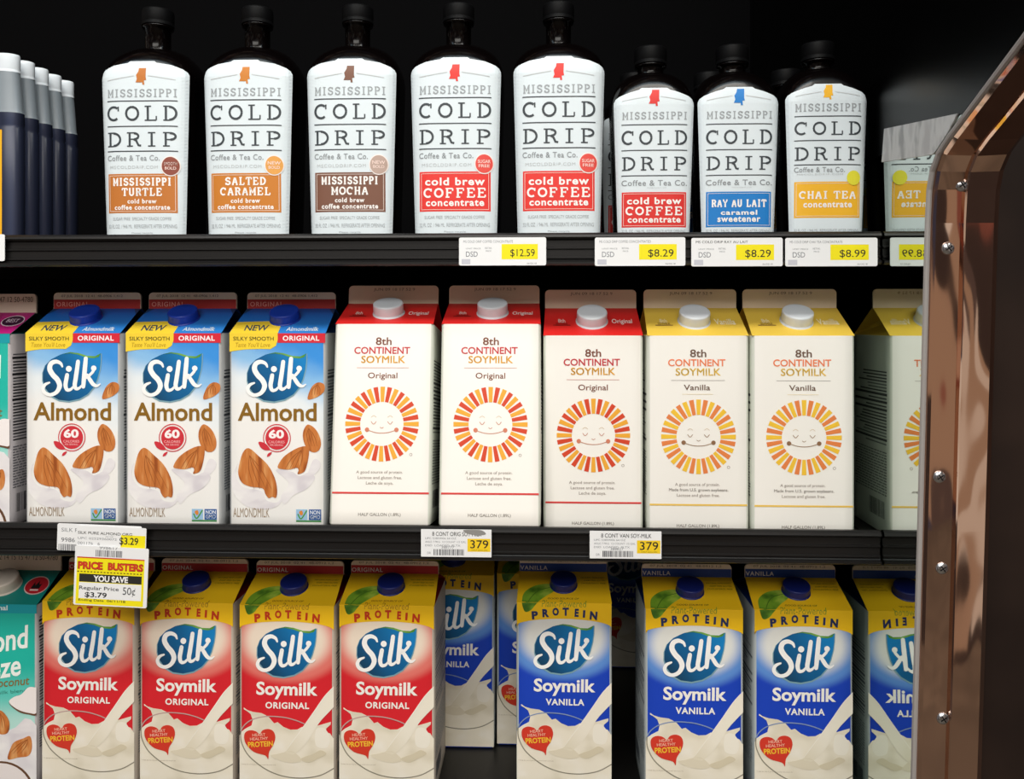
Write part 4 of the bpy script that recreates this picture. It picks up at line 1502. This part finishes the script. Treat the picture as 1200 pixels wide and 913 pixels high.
def milk_tag(head, code, worn):
    def art(s, w, h):
        s.text(head, .16 * w, .09 * h, .86 * w, .24 * h, 1, M('#55575c'), 0.006)
        for i, (a, b_) in enumerate(((.06, .5), (.06, .64), (.06, .56))):
            s.text(('UPC 53859006 64 OZ', 'AISLE 7 PKG  12 COUNT 1/2 GAL', 'DSD  LOADED  PLTX')[i], a * w, (.29 + .13 * i) * h, b_ * w, (.36 + .13 * i) * h, 1, GREYT)
        s.text(code, .29 * w, .60 * h, .47 * w, .70 * h, 1, GREYT)
        s.text('DR', .09 * w, .82 * h, .14 * w, .90 * h, 1, GREYT)
        bars(s, .18 * w, .72 * h, .62 * w, .94 * h, M('#4a4c52'), len(head))
        s.rect(.66 * w, .33 * h, .985 * w, .80 * h, 1, M('#f0cc28', 0.45, 0.25))
        s.text('379', .70 * w, .38 * h, .955 * w, .68 * h, 2, INKT, 0.004)
        s.text('HALF GALLON', .72 * w, .72 * h, .94 * w, .77 * h, 2, M('#8a7a20'))
        if worn:
            s.blob([(.60 * w, 0.02 * h), (.72 * w, 0.0), (.86 * w, .02 * h), (.92 * w, .16 * h), (.8 * w, .2 * h), (.66 * w, .14 * h)], 3, M('#8d8c8a'))
    return art


GM = 'price tags on the middle shelf edge'
tag_mesh('price_tag', (493.5, 620, 576, 653), YT, milk_tag('8 CONT ORIG SOY MILK', '388777', True), 'white and yellow 379 price tag with smudged heading, under the red-topped sun cartons', group=GM, r=0.0004)
tag_mesh('price_tag', (691, 622, 775, 655), YT, milk_tag('8 CONT VAN SOY-MILK', '388827', False), 'white and yellow 379 price tag with clean heading, below the lower red-topped carton', group=GM, r=0.0004)


def almond_back(s, w, h):
    s.text('SILK PURE ALMOND ORG', .05 * w, .16 * h, .90 * w, .30 * h, 1, GREYT)
    s.text('99861', .05 * w, .52 * h, .24 * w, .68 * h, 1, M('#606268'))
    bars(s, .02 * w, .76 * h, .5 * w, 1.0 * h, M('#4a4c52'), 4)


def almond_front(s, w, h):
    s.text('SILK PURE ALMOND ORG', .02 * w, .20 * h, .80 * w, .30 * h, 1, M('#4c4e52'), 0.006)
    s.text('64 OZ', .42 * w, .34 * h, .53 * w, .38 * h, 1, GREYT)
    s.text('UPC 02529360072', .02 * w, .41 * h, .58 * w, .49 * h, 1, GREYT)
    s.text('001176   6', .02 * w, .58 * h, .34 * w, .68 * h, 1, GREYT)
    s.rect(.64 * w, .28 * h, .99 * w, .93 * h, 1, TAGY)
    s.text('$3.29', .62 * w, .36 * h, .89 * w, .66 * h, 2, INKT, 0.012)


def sale(s, w, h):
    s.text('998617', .33 * w, -.01 * h, .58 * w, .045 * h, 1, GREYT)
    bars(s, .28 * w, .06 * h, .64 * w, .17 * h, M('#64666c'), 9)
    s.rect(.03 * w, .195 * h, .95 * w, .98 * h, 1, TAGY)
    s.rect(.03 * w, .185 * h, .95 * w, .205 * h, 2, M('#c8402c'))
    Rd = M('#d03a2a', 0.45, 0.25)
    for body, x0, x1 in (('PRICE', .05, .38), ('BUSTERS', .46, .93)):
        s.text(body, x0 * w - .35, .262 * h, x1 * w + .35, .395 * h, 2, M('#5a1410'), 0.055)
        s.text(body, x0 * w, .268 * h, x1 * w, .388 * h, 3, Rd, 0.045)
    for i in range(20):
        s.rect((.04 + i * .045) * w, .425 * h, (.066 + i * .045) * w, .443 * h, 2, M('#6a5a10'))
    s.rect(.07 * w, .47 * h, .92 * w, .605 * h, 2, M('#2e2d2a'))
    s.text('YOU SAVE', .265 * w, .49 * h, .735 * w, .595 * h, 3, M('#f4f4f2'), 0.035)
    s.rect(.07 * w, .615 * h, .92 * w, .885 * h, 2, TAGW)
    s.text('Regular Price', .075 * w, .675 * h, .615 * w, .755 * h, 3, M('#44464a'), 0.012)
    s.text('$3.79', .155 * w, .775 * h, .455 * w, .875 * h, 3, INKT, 0.02)
    s.text('50\u00a2', .67 * w, .665 * h, .84 * w, .825 * h, 3, M('#3c3e42'), 0.0)
    s.text('Ending Date  06/11/18', .07 * w, .89 * h, .71 * w, .94 * h, 3, M('#5e5a20'), 0.01)


tag_mesh('price_tag', (67.5, 614.5, 166, 647, 0.03), YT, almond_back, 'rear white price tag showing 99861 at its left, mostly covered', group=GM)
tag_mesh('price_tag', (90, 617, 171.5, 650, 0.035), YT - 0.0016, almond_front, 'white and yellow $3.29 price tag overlapping another below the almond cartons', group=GM)
tag_mesh('sale_tag', (87.5, 640.5, 173.5, 711, 0.04), YT - 0.0034, sale, 'hanging yellow sale tag reading YOU SAVE 50 cents, over a red carton', 'sale tag', None)
